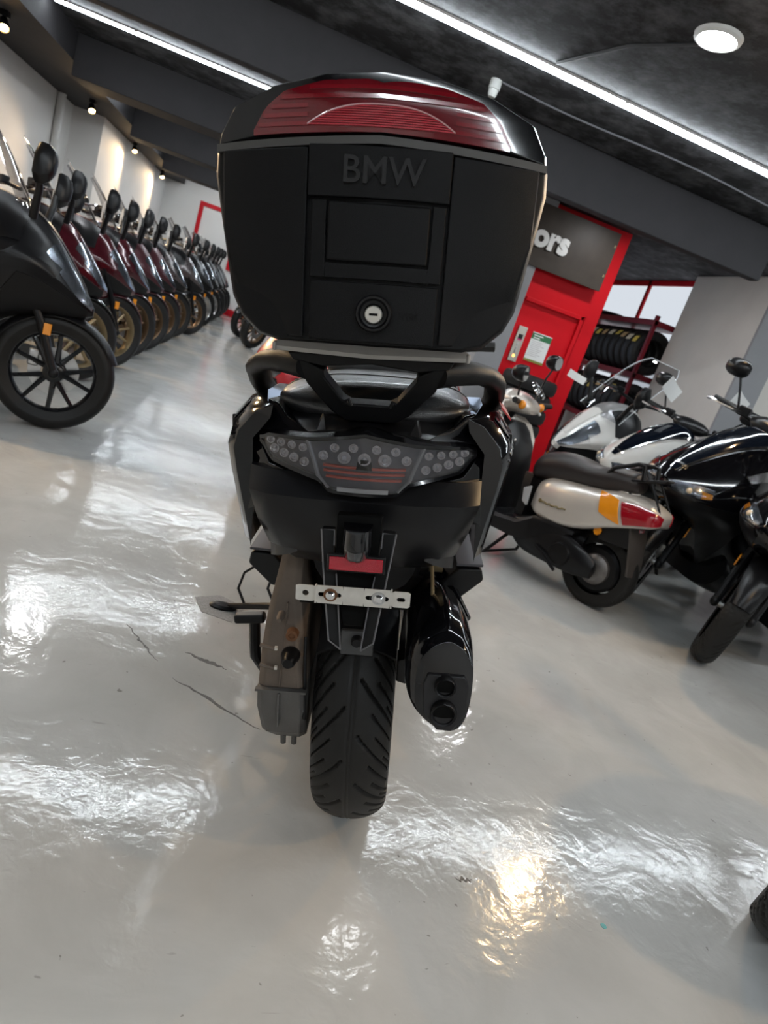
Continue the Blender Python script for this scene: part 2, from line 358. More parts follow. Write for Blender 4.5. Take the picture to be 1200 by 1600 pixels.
# sign panel with lettering
sg = empty('wall_sign', Matrix.Translation((2.63, 6.19, 2.15))); tag(sg, 'dark grey-brown sign panel with white lettering on the red wall', 'sign')
bx(-.28, .33, -.088, 0, -.22, .27).build('sign_box', dark_metal, sg, smooth=0)
bx(-.55, .345, -.11, -.091, -.24, .29).build('sign_panel', mat('brown_grey_sign_board', (.050, .040, .032), .45, var=.3, vscale=9, spec=.2), sg, smooth=0, bevel=.003)
t = text_mb('ors', .27, .008, .012); t.xf(Matrix.Translation((-.290, -.12, .02)) @ Matrix.Rotation(rad(90), 4, 'X')); t.build('lettering', white_plastic, sg, smooth=0)
for zz in (.17, -.1): bx(.318, .330, -.116, -.11, zz-.012, zz+.012).build('screw', gold_rim, sg, smooth=0)
# call panel
cp = empty('call_panel', Matrix.Translation((2.425, 6.195, 1.24))); tag(cp, 'steel lift call panel with display and round buttons on the red wall', 'panel')
bx(-.045, .045, -.015, 0, -.19, .15).build('face_plate', mat('call_panel_metal', (.50, .46, .40), .4, metal=.5), cp, smooth=0, bevel=.003)
bx(-.022, .022, -.019, -.015, .03, .075).build('display', mat('black_display', (.01, .01, .012), .1), cp, smooth=0)
bx(-.022, .022, -.019, -.015, .015, .03).build('display_strip', mat('pink_display', (.6, .05, .2), .3), cp, smooth=0)
for k, zz in enumerate((-.02, -.055, -.09)): MB().lathe([(-.021, .001), (-.021, .012), (-.015, .014), (-.014, .014)], (0, 0, zz), 'y', 14).build('button', steel, cp)
MB().lathe([(-.021, .001), (-.021, .014), (-.015, .016), (-.014, .016)], (0, 0, -.135), 'y', 14).build('button', emit_mat('lit_button', (1., .55, .15), 2.0), cp)
# notice
nb = empty('wall_notice', Matrix.Translation((2.645, 6.195, 1.24))); tag(nb, 'white paper notice with green header taped to the red wall', 'notice')
bx(-.105, .105, -.004, 0, -.14, .14).build('sheet', paper, nb, smooth=0)
bx(-.105, .105, -.0055, -.004, .075, .132).build('header', mat('notice_green', (.03, .16, .06), .6), nb, smooth=0)
bx(-.105, .105, -.0055, -.004, -.14, -.118).build('footer', mat('notice_olive', (.25, .26, .05), .6), nb, smooth=0)
for k in range(9):
    w = random.uniform(.10, .17); z = .055-k*.017
    bx(-.09, -.09+w, -.005, -.004, z-.002, z+.002).build('text_line', mat('notice_grey_ink', (.45, .42, .42), .7), nb, smooth=0)
for k in range(2): bx(-.085, -.085+.1-.03*k, -.0065, -.0055, .108-.024*k, .118-.024*k).build('header_line', paper, nb, smooth=0)
# tyre rack
def tyre_mb(R, w, n=48, inner=.62):
    prof = [(-w*.36, R*inner), (-w*.5, R*(inner+.12)), (-w*.52, R*.84), (-w*.43, R*.94), (-w*.25, R*.985), (0, R), (w*.25, R*.985), (w*.43, R*.94), (w*.52, R*.84), (w*.5, R*(inner+.12)), (w*.36, R*inner)]
    return MB().lathe(prof, (0, 0, 0), 'x', n, closed=True)
RKM = Matrix.Translation((4.26, 7.7, 0)) @ Matrix.Rotation(rad(-90), 4, 'Z')
rk = empty('tyre_rack', RKM); tag(rk, 'dark red steel rack holding rows of tyres against the frosted window', 'rack')
dkred = mat('dark_red_steel', (.16, .006, .014), .4, metal=.2, spec=.3)
for x in (-.98, .91):
    for y in (-.17, .16): bx(x-.02, x+.02, y-.02, y+.02, 0, 2.0).build('upright', dkred, rk, smooth=0)
for z in (.75, 1.36, 1.95): bx(-1.0, .93, -.20, .18, z-.06, z).build('shelf', dkred, rk, smooth=0, bevel=.004)
for row, z in enumerate((.75, 1.36)):
    for k in range(9):
        o = tyre_mb(.25, .125, 40).build('loose_tyre', rubber); o.matrix_world = RKM @ Matrix.Translation((.80-k*.150-.03*row, -.01, z+.251))
        tag(o, 'black new tyre on the %s rack shelf, %s from the beige column' % ('lower' if row == 0 else 'upper', ords[k]), 'tyre', 'tyres on the rack')
        a = rad(60+random.uniform(-8, 8)); R_ = .2505; w_ = random.uniform(.035, .05)
        st = MB().rings([[(-w_, -math.sin(a+d)*R_, math.cos(a+d)*R_), (w_, -math.sin(a+d)*R_, math.cos(a+d)*R_), (w_, -math.sin(a+d)*(R_+.003), math.cos(a+d)*(R_+.003)), (-w_, -math.sin(a+d)*(R_+.003), math.cos(a+d)*(R_+.003))] for d in (-.15, -.05, .05, .15)])
        st.build('paper_label', (mat('tan_label', (.45, .30, .14), .6), mat('yellow_label', (.60, .45, .08), .6), mat('cream_label', (.62, .55, .42), .6))[(k+row) % 3], o, smooth=0)
hl = Surf([sec(-.1, .03, 0, .05), sec(-.08, .06, 0, .16), sec(.1, .07, 0, .30), sec(.25, .04, 0, .22)]).mesh(8, 20).build('seat_cover', satin_black); hl.matrix_world = RKM @ Matrix.Translation((-.45, -.08, 1.951)); tag(hl, 'dark flat cover lying on top of the tyre rack', 'cover')
# stack of tyres in front of the red wall
for k in range(7):
    o = tyre_mb(.265, .135, 40).build('stacked_tyre', rubber_grey); o.rotation_euler = (0, rad(90), 0); o.location = (2.55+.015*math.sin(k*2.1), 5.88+.02*math.cos(k*1.7), .07+.141*k)
    tag(o, 'worn black tyre in the stack by the red wall, %s' % ('lowest of seven', 'second from the bottom', 'third from the bottom', 'fourth from the bottom', 'third from the top', 'second from the top', 'topmost')[k], 'tyre', 'tyre stack by the red wall')

# ------------------------------------------------------------------ lamps
led_m = emit_mat('cool_led_light', (.87, .945, 1.), LED_STRENGTH)
LED_Y = [-1.6, 1.1, 3.72, 6.33, 9.0, 11.65, 14.2]
for i, y in enumerate(LED_Y):
    x0, x1 = (-2.05, 6.0) if y < 5 else (-2.05, 2.0)
    t = empty('led_strip_light', Matrix.Translation((0, y, 2.5))); tag(t, 'long white LED strip light crossing the black ceiling, %s from the camera end' % ords[i], 'strip light', 'ceiling LED strips')
    bx(x0, x1, -.024, .024, -.014, 0).build('channel', white_plastic, t, smooth=0)
    bx(x0, x1, -.018, .018, -.028, -.0142).build('diffuser', led_m, t, smooth=0)
    k = x0+.6
    while k < x1: bx(k-.012, k+.012, -.027, .027, -.02, -.001).build('clip', white_plastic, t, smooth=0); k += 1.5
def downlight(x, y, label, e='downlight_glow', st=20.):
    t = empty('round_downlight', Matrix.Translation((x, y, 2.5))); tag(t, label, 'ceiling light', 'round downlights')
    MB().lathe([(-.016, .076), (-.020, .082), (-.012, .095), (0, .098)], (0, 0, 0), 'z', 40).build('rim', white_plastic, t)
    MB().lathe([(-.0215, .002), (-.021, .06), (-.017, .078)], (0, 0, 0), 'z', 40).build('diffuser', emit_mat(e, (.97, .98, 1.), st), t)
downlight(1.46, 2.84, 'round white ceiling downlight near the upper right strip light')
downlight(4.8, 3.3, 'round white ceiling downlight far to the right')
for k, y in enumerate((5.6, 8.1, 10.7, 13.4)):  # unseen fill lights above the beams, added to brighten the left wall
    downlight(-1.3, y, 'added unseen round fill light over the left row, %s from the camera' % ords[k], 'added_fill_glow', 150.)
downlight(2.9, 5.5, 'added unseen round fill light in front of the red wall', 'added_fill_glow', 150.)  # one more unseen fill light, added to lift the red wall
s = empty('ceiling_sensor', Matrix.Translation((.955, 4.2, 2.5))); tag(s, 'small white round ceiling sensor with a grey cable', 'sensor')
MB().lathe([(0, .034), (-.05, .034), (-.052, .028), (-.075, .027), (-.09, .02), (-.092, .001)], (0, 0, 0), 'z', 24).build('body', mat('sensor_white', (.55, .56, .54), .45), s)
cb = []
for k in range(22):
    f = k/21; cb.append((.03+2.5*f, .03*math.sin(f*9)-.03-.02*f, -.008))
MB().tube(cb, .006, 8).build('cable', mat('grey_cable', (.12, .12, .13), .5), s)
pj = MB().tube([(1.46-.02, 2.84+.1, 2.494), (1.25, 3.2, 2.494), (1.1, 3.66, 2.494)], .008, 8).build('lamp_conduit', mat('dark_conduit', (.05, .05, .055), .6)); tag(pj, 'thin dark conduit running from the round downlight to the strip light', 'conduit')
warm_b = emit_mat('warm_bulb', (1., .60, .22), 40.)
def spot(x, y, z, aim, label, e=SPOT_W, tilt=True):
    t = empty('spot_light', Matrix.Translation((x, y, z))); tag(t, label, 'spot light', 'warm ceiling spots')
    bx(-.03, .03, -.03, .03, .0, .04).build('base', dark_metal, t, smooth=0)
    d = (Vector(aim)-Vector((x, y, z-.05))).normalized(); q = d.to_track_quat('Z', 'Y').to_matrix().to_4x4()
    MB().lathe([(-.05, .02), (-.045, .03), (.03, .042), (.05, .042), (.05, .036), (.035, .034)], (0, 0, 0), 'z', 20).xf(Matrix.Translation((0, 0, -.05)) @ q).build('lamp_head', dark_metal, t)
    MB().lathe([(.036, .001), (.037, .033)], (0, 0, 0), 'z', 20).xf(Matrix.Translation((0, 0, -.05)) @ q).build('bulb', warm_b, t)
    l = bpy.data.lights.new('spot_lamp', 'SPOT'); l.energy = e; l.color = (1., .68, .36); l.spot_size = rad(125); l.spot_blend = 1.0; l.shadow_soft_size = .035
    lo = bpy.data.objects.new('lamp_beam', l); COL.objects.link(lo); lo.parent = t; lo.matrix_local = Matrix.Translation(Vector((0, 0, -.05))+d*.055) @ d.to_track_quat('-Z', 'Y').to_matrix().to_4x4()
for k, y in enumerate((3.6, 6.3, 8.95, 11.5, 14.2)):
    spot(-2.36, y, 2.23, (-1.6, y-1.6, .4), 'warm ceiling spot under the left bulkhead, %s from the camera' % ords[k])
spot(2.75, 3.25, 2.46, (1.2, 1.3, 0.6), 'warm ceiling spot above the black scooters at right', 60.)
spot(2.2, .4, 2.46, (1.0, 1.6, .5), 'warm ceiling spot over the near right corner', 40.)

# ------------------------------------------------------------------ wheels
def tread_tyre(R, W, n=960, m_=84, depth=.006, period=.105, inner=.66):
    """tyre with chevron tread grooves cut into the surface, axis x, centre origin"""
    circ = 2*math.pi*R; k = round(circ/period); per = circ/k
    prof = []
    for j in range(m_+1):
        a = -1+2*j/m_                                   # -1..1 across
        ang = a*rad(112); hw = W/2
        x = hw*math.sin(max(-rad(90), min(rad(90), ang))) if abs(ang) < rad(90) else hw*(1 if a > 0 else -1)*(1-.10*(abs(ang)-rad(90))/rad(22))
        if abs(ang) <= rad(90): r = R-hw*.62*(1-math.cos(ang))**1.0
        else: r = R-hw*.62-(abs(ang)-rad(90))/rad(22)*(R*(1-inner)-hw*.62)
        prof.append((a, x, r))
    grooves = [(0., .10, .80, .0030), (.36*per, .40, .86, .0026), (.68*per, .32, .80, .0026), (.18*per, .62, .92, .0024)]
    V = []
    for i in range(n):
        th = 2*math.pi*i/n; s_ = th*R
        for (a, x, r) in prof:
            t = abs(a)/.80; d = 0.
            if t < 1.05:
                off = .085*t+.06*math.sqrt(t)
                sh = per*.5 if a < 0 else 0
                for (g0, t0, t1, w) in grooves:
                    if t0 < t < t1:
                        e = (s_+sh-g0+off) % per; e = min(e, per-e)
                        if e < w*1.6: d = depth*min(1, (w*1.6-e)/(w*.8))
                if abs(abs(a)-.02) < .008 and abs(x) < .004: d = depth*.3
            rr = r-d; V.append(Vector((x, -rr*math.sin(th), -rr*math.cos(th))))
    w = m_+1; Fc = []
    for i in range(n):
        i2 = (i+1) % n
        for j in range(m_): Fc.append((i*w+j, i2*w+j, i2*w+j+1, i*w+j+1))
    return MB().add(V, Fc)
def rim_mb(r, w, spokes=5, double=True):
    mb = MB().lathe([(-w/2, r), (-w/2, r*.93), (-w*.40, r*.90), (-w*.12, r*.86), (w*.12, r*.86), (w*.40, r*.90), (w/2, r*.93), (w/2, r), (w*.3, r*.97), (-w*.3, r*.97)], n=40, closed=True)
    mb.lathe([(-w*.42, .02), (-w*.42, .035), (-w*.3, .05), (w*.3, .05), (w*.42, .035), (w*.42, .02)], n=20)
    for k in range(spokes):
        a = 2*math.pi*k/spokes
        for s_ in ((-1, 1) if double else (0,)):
            a0, a1 = a+s_*.10, a+s_*.30
            p0 = Vector((0, math.cos(a0)*.04, math.sin(a0)*.04)); p1 = Vector((0, math.cos(a1)*r*.9, math.sin(a1)*r*.9))
            mb.tube([p0, p0.lerp(p1, .5)+Vector((-w*.06, 0, 0)), p1], [.016, .012, .011], 6)
    return mb
def put(mb, c, st=0., rest=(0, 0, 0)):
    mb.xf(Matrix.Translation(Vector(c)))
    if st: mb.xf(Matrix.Rotation(st, 4, 'Z'))
    return mb

# ------------------------------------------------------------------ the touring scooter in the middle
BM = pose((.4881, 1.2378, 0), 77.7, 14.3) @ Matrix.Diagonal((1.03, 1, 1, 1))
B = empty('touring_scooter', BM)
tag(B, 'glossy black touring scooter with top case seen from behind, in the middle', 'scooter')
RW, TW = .287, .151
tt = tread_tyre(RW, TW).xf(Matrix.Translation((0, 0, RW))).build('rear_tyre', rubber, B, smooth=50)
rr = rim_mb(.192, .13).xf(Matrix.Translation((0, 0, RW))).build('rear_rim', black_rim, B)
# final drive case on the left of the rear wheel
dc = [(.258, -.150, -.096, -.17, -.05), (.268, -.158, -.090, -.20, -.02), (.30, -.172, -.086, -.235, .02), (.36, -.177, -.085, -.255, .05), (.405, -.177, -.086, -.255, .06)]
def boxring(z, x0, x1, y0, y1, c=.012):
    return [(x0+c, y0, z), (x1-c, y0, z), (x1, y0+c, z), (x1, y1, z), (x0, y1, z), (x0, y0+c, z)]
MB().rings([boxring(*d) for d in dc]).build('drive_case', alu, B, smooth=25, bevel=.004)
dc2 = [(.405, -.176, -.087, -.250, .06), (.47, -.174, -.095, -.235, .07), (.52, -.170, -.100, -.22, .08), (.56, -.165, -.108, -.20, .09), (.60, -.157, -.110, -.19, .10), (.66, -.146, -.108, -.18, .12)]
MB().rings([boxring(*d) for d in dc2]).build('swingarm', alu_dusty, B, smooth=25, bevel=.004)
MB().prism([(-.137, -.262, .33), (-.133, -.262, .33), (-.132, -.262, .40), (-.136, -.262, .40)], (0, .02, 0)).build('case_rib', alu, B, smooth=0, bevel=.001)
MB().prism([(-.136, -.254, .41), (-.133, -.254, .41), (-.129, -.208, .56), (-.132, -.208, .56)], (0, .02, 0)).build('case_rib', alu_dusty, B, smooth=0, bevel=.001)
MB().box((-.131, -.256, .405), (.092, .012, .004)).build('case_seam', alu, B, smooth=0)
for zz in (.445, .485): MB().tube([(-.172, -.246, zz+.005), (-.145, -.248, zz)], .0035, 6).build('case_lug', alu_dusty, B)
for zz in (.448, .488): MB().box((-.142, -.25, zz), (.005, .006, .006)).build('casting_mark', plate_metal, B, smooth=0)
for x in (-.135, -.114): MB().tube([(x, -.19, .268), (x, -.19, .245)], .0055, 8).build('drain_lug', alu, B)
MB().lathe([(-.270, .001), (-.270, .009), (-.262, .013), (-.25, .013), (-.24, .017), (-.232, .017)], (-.118, 0, .468), 'y', 18).build('breather_cap', dark_metal, B)
MB().lathe([(-.243, .004), (-.246, .006), (-.246, .0105), (-.23, .0115)], (-.116, 0, .512), 'y', 16).build('case_bolt', rust, B)
MB().lathe([(-.26, .004), (-.245, .007), (-.23, .007)], (-.137, 0, .548), 'y', 12).build('case_bolt', alu_dusty, B)
MB().tube([(-.094, -.22, .50), (-.092, -.235, .47), (-.089, -.245, .40), (-.088, -.245, .34)], .003, 6).build('breather_hose', dark_metal, B)
# engine mass and inner fender
Surf([sec(-.12, .69, .56, .10), sec(.02, .69, .42, .13), sec(.30, .66, .20, .16), sec(.55, .62, .18, .17), sec(.80, .52, .20, .15)]).mesh(12, 24).build('engine', dark_metal, B)
ar = []
for k in range(13):
    a = rad(-10+k*13); rr_ = RW+.022
    y, z = -rr_*math.cos(a), RW+rr_*math.sin(a)
    if a < rad(30): continue
    ar.append([(x, y+(abs(x)/.07)**2*.004, z-(abs(x)/.07)**2*.02) for x in (-.072, -.05, -.025, 0, .025, .05, .072)]+[(x, y+.005, z-.006-(abs(x)/.07)**2*.02) for x in (.072, .05, .025, 0, -.025, -.05, -.072)])
MB().rings(ar).build('inner_mudguard', satin_black, B)
MB().box((0, -.225, .50), (.06, .012, .05)).build('mudguard_bracket', mat('dark_slate_plastic', (.05, .052, .055), .4), B, smooth=0, bevel=.003)
MB().lathe([(-.245, .002), (-.245, .008), (-.24, .011), (-.225, .011)], (.0, 0, .507), 'y', 14).build('bracket_bolt', dark_metal, B)
# undertail
def shell(pts_f, pts_b): return MB().rings([pts_f, pts_b])
ut = [(.835, .19, -.30), (.80, .188, -.325), (.75, .176, -.315), (.70, .160, -.29), (.672, .140, -.26)]
U = []
for (z, w, y) in ut:
    U.append([(w, y+.07, z), (w*.97, y+.025, z), (w*.80, y, z), (w*.45, y-.012, z), (0, y-.016, z), (-w*.45, y-.012, z), (-w*.80, y, z), (-w*.97, y+.025, z), (-w, y+.07, z), (-w, .25, z), (w, .25, z)])
MB().rings(U).build('undertail_panel', satin_black, B, smooth=40)
for s_ in (-1, 1):
    g = [[(s_*(.10+.05*k/4+.004), -.305+.02*(k/4)**2*2+.012*abs(j-2)/2, .695+.028*j-.006*k) for j in range(5)] for k in range(5)]
    sf = MB(); A = [Vector(p) for r_ in g for p in r_]; Bk = [p+Vector((-s_*.004, .04, 0)) for p in A]
    Fq = []
    for k in range(4):
        for j in range(4): a = k*5+j; Fq += [(a, a+1, a+6, a+5), (25+a, 25+a+5, 25+a+6, 25+a+1)]
    for k in range(4): Fq += [(k*5, k*5+5, 25+k*5+5, 25+k*5), (k*5+4, 25+k*5+4, 25+k*5+9, k*5+9), (k, 25+k, 25+k+1, k+1), (20+k, 20+k+1, 45+k+1, 45+k)]
    MB().add(A+Bk, Fq).build('tail_corner_bulge', mat('grey_satin_plastic', (.030, .030, .031), .42), B, smooth=60)
# lower facets between lamp and undertail
for s_ in (-1, 1):
    MB().prism([(s_*.206, -.240, .800), (s_*.202, -.240, .866), (s_*.174, -.250, .868), (s_*.152, -.285, .842), (s_*.118, -.300, .834), (s_*.118, -.302, .800), (s_*.150, -.295, .782), (s_*.193, -.262, .752)], (0, .09, 0)).build('tail_facet', gloss_black, B, smooth=0, bevel=.003)
    # side panel, flares out and runs forward
    prof = [(.172, .937), (.200, .925), (.228, .892), (.236, .862), (.230, .82), (.219, .765), (.207, .700), (.190, .690), (.186, .76), (.188, .83), (.188, .88), (.160, .915)]
    R_ = []
    for (y, dx, dz, k) in ((-.262, -.016, -.004, .985), (-.245, -.006, 0, 1.), (-.13, .017, .006, 1.), (.06, .032, 0, 1.), (.35, .01, -.03, .98), (.6, -.03, -.06, .95)):
        R_.append([(s_*(x*k+(dx if i not in (7, 8, 9, 10, 11) else 0)), y-(.05*max(0, (.80-z)/.1)*0), z+dz) for i, (x, z) in enumerate(prof)])
    MB().rings(R_).build('side_panel', gloss_black, B, smooth=30, bevel=.003)
    # glossy shoulder above the lamp
    MB().prism([(s_*.172, -.215, .937), (s_*.152, -.225, .932), (s_*.134, -.245, .914), (s_*.108, -.270, .903), (s_*.088, -.300, .898), (s_*.165, -.268, .893), (s_*.200, -.225, .884), (s_*.206, -.205, .905)], (0, .07, -.004)).build('tail_shoulder', gloss_black, B, smooth=0, bevel=.003)
    # side badge / textured upper strip
    MB().prism([(s_*.206, -.20, .926), (s_*.232, -.20, .895), (s_*.252, .03, .900), (s_*.226, .03, .930)], (0, 0, .004)).build('side_trim', mat('patterned_black_trim', (.02, .016, .02), .2, coat=1., bump=.8, bscale=120), B, smooth=0, bevel=.002)
    for k in range(3):
        MB().box((s_*(.232+.004*k), -.17+.03*k, .890-.004*k), (.016, .02, .022)).build('side_vent_slat', satin_black, B, smooth=0, bevel=.002)
if True:
    MB().prism([(.214, -.19, .945), (.232, -.19, .925), (.246, -.02, .925), (.226, -.02, .947)], (0, 0, .004)).build('red_decal', red_paint, B, smooth=0)
# deck under the seat
Surf([[(0, -.300, .909), (.06, -.298, .904), (.11, -.290, .896), (.11, -.290, .885), (0, -.300, .885)], [(0, -.26, .912), (.06, -.26, .908), (.12, -.26, .90), (.14, -.26, .86), (0, -.26, .86)],
      [(0, -.10, .915), (.08, -.10, .915), (.15, -.10, .915), (.16, -.10, .86), (0, -.10, .86)], [(0, .3, .86), (.08, .3, .86), (.16, .3, .86), (.17, .3, .8), (0, .3, .8)]], linear_t=True).mesh(8, 32).build('tail_deck', satin_black, B, smooth=50)
for s_ in (-1, 1):
    MB().prism([(s_*.064, -.30, .905), (s_*.080, -.297, .901), (s_*.074, -.255, .923)], (s_*.004, .015, 0)).build('deck_highlight_fin', satin_black, B, smooth=0, bevel=.001)  # small fins added to imitate highlights on the deck
# tail lamp
def ylamp(x): return -.362+.085*(abs(x)/.168)**2
def curve(pts, x):
    x = abs(x)
    for (x0, z0), (x1, z1) in zip(pts, pts[1:]):
        if x <= x1: return lerp(z0, z1, (x-x0)/(x1-x0))
    return pts[-1][1]
def strip(x0, x1, zb, zt, y, th, n=24, m_=4):
    """curved plate in the xz plane: zb, zt, y functions of x (and of z through y2)"""
    A = []; 
    for i in range(n+1):
        x = lerp(x0, x1, i/n)
        for j in range(m_+1):
            z = lerp(zb(x), zt(x), j/m_); A.append(Vector((x, y(x, z), z)))
    Bk = [p+Vector((0, th, 0)) for p in A]; N = len(A); w = m_+1; F = []
    for i in range(n):
        for j in range(m_): a = i*w+j; F += [(a, a+w, a+w+1, a+1), (N+a, N+a+1, N+a+w+1, N+a+w)]
    for i in range(n): F += [(i*w, N+i*w, N+(i+1)*w, (i+1)*w), (i*w+m_, (i+1)*w+m_, N+(i+1)*w+m_, N+i*w+m_)]
    for j in range(m_): F += [(j, j+1, N+j+1, N+j), (n*w+j, N+n*w+j, N+n*w+j+1, n*w+j+1)]
    return MB().add(A+Bk, F)
LT = [(0, .908), (.08, .894), (.155, .888), (.168, .880)]; LB = [(0, .820), (.05, .821), (.068, .837), (.150, .853), (.168, .878)]
lt = lambda x: curve(LT, x); lb = lambda x: curve(LB, x)
TL = strip(-.172, .172, lambda x: lb(x)-.006, lambda x: lt(x)+.005, lambda x, z: ylamp(x)+.030, .05, 40).build('tail_lamp', gloss_black, B, smooth=30)
strip(-.165, .165, lambda x: lb(x)+.001, lambda x: lt(x)-.001, lambda x, z: ylamp(x)+.018, .014, 40).build('lamp_back', lamp_grey, TL, smooth=40)
MB().rings([[(x, ylamp(x)-.001+d, lt(x)+.004+e) for d, e in ((0, 0), (.03, .003), (.03, -.004), (.002, -.006))] for x in [(-.172+.344*k/40) for k in range(41)]]).build('lamp_bezel', gloss_black, TL, smooth=40)
MB().rings([[(x, ylamp(x)-.001+d, lb(x)-.004+e) for d, e in ((0, 0), (.03, -.003), (.03, .004), (.002, .006))] for x in [(-.172+.344*k/40) for k in range(41)]]).build('lamp_bezel', gloss_black, TL, smooth=40)
def led(x, z, r=.006):
    y = ylamp(x)+.012
    b_ = MB().lathe([(.0, r*1.35), (-.004, r*1.25), (-.004, r*.9), (.002, r*.75), (.004, r*.4), (.004, .001)], (0, 0, 0), 'y', 14)
    b_.xf(Matrix.Translation((x, y, z))).build('led_reflector', chrome, TL)
    MB().ball((x, y-.002, z), (r*.45, r*.4, r*.45), 8, 5).build('led_bulb', white_plastic, TL)
for s_ in (-1, 1):
    for k in range(4): led(s_*(.095+.019*k), .879+.0005*k, .0052)
    for k in range(4): led(s_*(.092+.0175*k), .857+.0035*k, .0058)
for x in (-.062, -.03, 0, .03, .062): led(x, .872, .0078 if abs(x) < .05 else .006)
for x in (-.045, -.017, .017, .045): led(x, .889-abs(x)*.07, .0055)
glow = mat('red_light_guide', (.85, .14, .08), .25, coat=.6)
for k, (z, w) in enumerate(((.857, .062), (.849, .061), (.840, .057))):
    strip(-w, w, lambda x: z-.0016, lambda x: z+.0016, lambda x, zz: ylamp(x)+.010, .008, 16, 1).build('red_light_guide', glow, TL)
MB().prism([(-.010, -.353, .868), (0, -.355, .872), (.010, -.353, .868), (.012, -.353, .855), (-.012, -.353, .855)], (0, .01, 0)).build('lamp_centre_shade', dark_void, TL, smooth=0)
for s_ in (-1, 1):
    MB().tube([(s_*.087, ylamp(.087)+.004, .894), (s_*.075, ylamp(.075)+.004, .862), (s_*.068, ylamp(.068)+.004, .840), (s_*.052, ylamp(.05)+.004, .823)], .0035, 6).build('lamp_divider', chrome if False else lamp_grey, TL)
strip(-.167, .167, lambda x: lb(x)+.001, lambda x: lt(x)-.001, lambda x, z: ylamp(x), .003, 40).build('lamp_lens', smoke, TL, smooth=60)
strip(-.038, .038, lambda x: .8215, lambda x: .828, lambda x, z: ylamp(x)-.002, .008, 12, 1).build('lamp_lower_lip', lamp_grey, TL)
# seat
SE = Surf([sec(-.205, .925, .915, .06), sec(-.19, .948, .905, .135), sec(-.14, .968, .895, .166), sec(.02, .975, .885, .172), sec(.16, .972, .87, .168), sec(.26, .955, .85, .165), sec(.33, .92, .82, .16), sec(.55, .86, .76, .15), sec(.85, .84, .72, .09)])
seat = SE.mesh(36, 40).build('seat', seat_m, B, smooth=60)
Surf([sec(.12, .985, .96, .04), sec(.15, 1.012, .95, .12), sec(.21, 1.02, .94, .13), sec(.27, .985, .93, .12), sec(.30, .95, .92, .06)]).mesh(14, 28).build('backrest_pad', seat_m, seat, smooth=60)
MB().tube([SE.pt(.33, t) + SE.nrm(.33, t)*.0008 for t in [(-.25+.5*k/24) for k in range(25)]], .0013, 5).build('seat_seam', edge_grey, seat)
# rack: plate, V bracket, grab rails
rp = MB().rings([[(x, -.345, 1.020+.004*abs(x)/.13), (x, -.350, 1.026+.004*abs(x)/.13), (x, -.345, 1.037+.004*abs(x)/.13), (x, -.06, 1.037), (x, -.06, 1.022)] for x in (-.134, -.131, -.10, 0, .10, .131, .134)]).build('rack_plate', rack_grey, B, smooth=30)
for s_ in (-1, 1): MB().box((s_*.137, -.335, 1.030), (.006, .03, .014)).build('rack_plate_end', rack_grey, rp, smooth=0, bevel=.003)
vo = [(-.122, 1.020), (-.098, .972), (-.062, .929), (-.040, .914), (.040, .914), (.062, .929), (.098, .972), (.118, 1.020)]
vi = [(-.072, .996), (-.072, .986), (-.045, .951), (-.034, .944), (.030, .944), (.042, .951), (.068, .986), (.068, .996)]
def vring(y, d=0): return [(x, y+(1.0-z)*-.25, z) for x, z in vo]
vb = MB()
vof = [(x, -.30+(1.0-z)*.55, z) for x, z in vo]; vif = [(x, -.30+(1.0-z)*.55, z) for x, z in vi]
n8 = 8; vv = [Vector(p) for p in vof+vif]; vv2 = [p+Vector((0, .045, .006)) for p in vv]
F = []
for i in range(7): F += [(i, i+1, 8+i+1, 8+i), (16+i, 16+8+i, 16+8+i+1, 16+i+1), (i, 16+i, 16+i+1, i+1), (8+i, 8+i+1, 24+i+1, 24+i)]
F += [(0, 8, 24, 16), (7, 23, 31, 15)]
vb.add(vv+vv2, F).build('rack_bracket', matte_black, B, smooth=0, bevel=.004)
MB().prism([(-.125, -.31, 1.022), (-.118, -.31, 1.010), (-.07, -.31, 1.003), (0, -.31, 1.010), (.068, -.31, 1.003), (.115, -.31, 1.010), (.122, -.31, 1.022)], (0, .24, 0)).build('rack_crossbeam', matte_black, B, smooth=0, bevel=.003)
for k in (-1, 1): MB().tube([(k*.03, -.275, .942), (k*.034, -.275, .952), (k*.040, -.275, .948)], .003, 6).build('bracket_clip', matte_black, B)
for s_ in (-1, 1):
    path = [(.095, -.285, 1.000), (.13, -.26, 1.005), (.168, -.22, 1.002), (.196, -.16, .992), (.214, -.08, .970), (.219, -.02, .940), (.212, .03, .912), (.20, .07, .885)]
    cs = []
    P = [Vector((s_*a, b_, c_)) for a, b_, c_ in path]
    for i, p in enumerate(P):
        tn = (P[min(i+1, len(P)-1)]-P[max(i-1, 0)]).normalized(); o_ = tn.cross(Vector((0, 1, 0))).normalized() if abs(tn.y) < .9 else Vector((s_, 0, 0))
        a = Vector((0, 1, 0)); a = (a-tn*a.dot(tn)).normalized(); o_ = a.cross(tn).normalized()
        hw, hh = (.030, .017) if i > 1 else (.03, .022)
        cs.append([p+a*hw*math.cos(2*math.pi*k/12)+o_*hh*math.sin(2*math.pi*k/12) for k in range(12)])
    MB().rings(cs).build('grab_rail', matte_black, B, smooth=60)
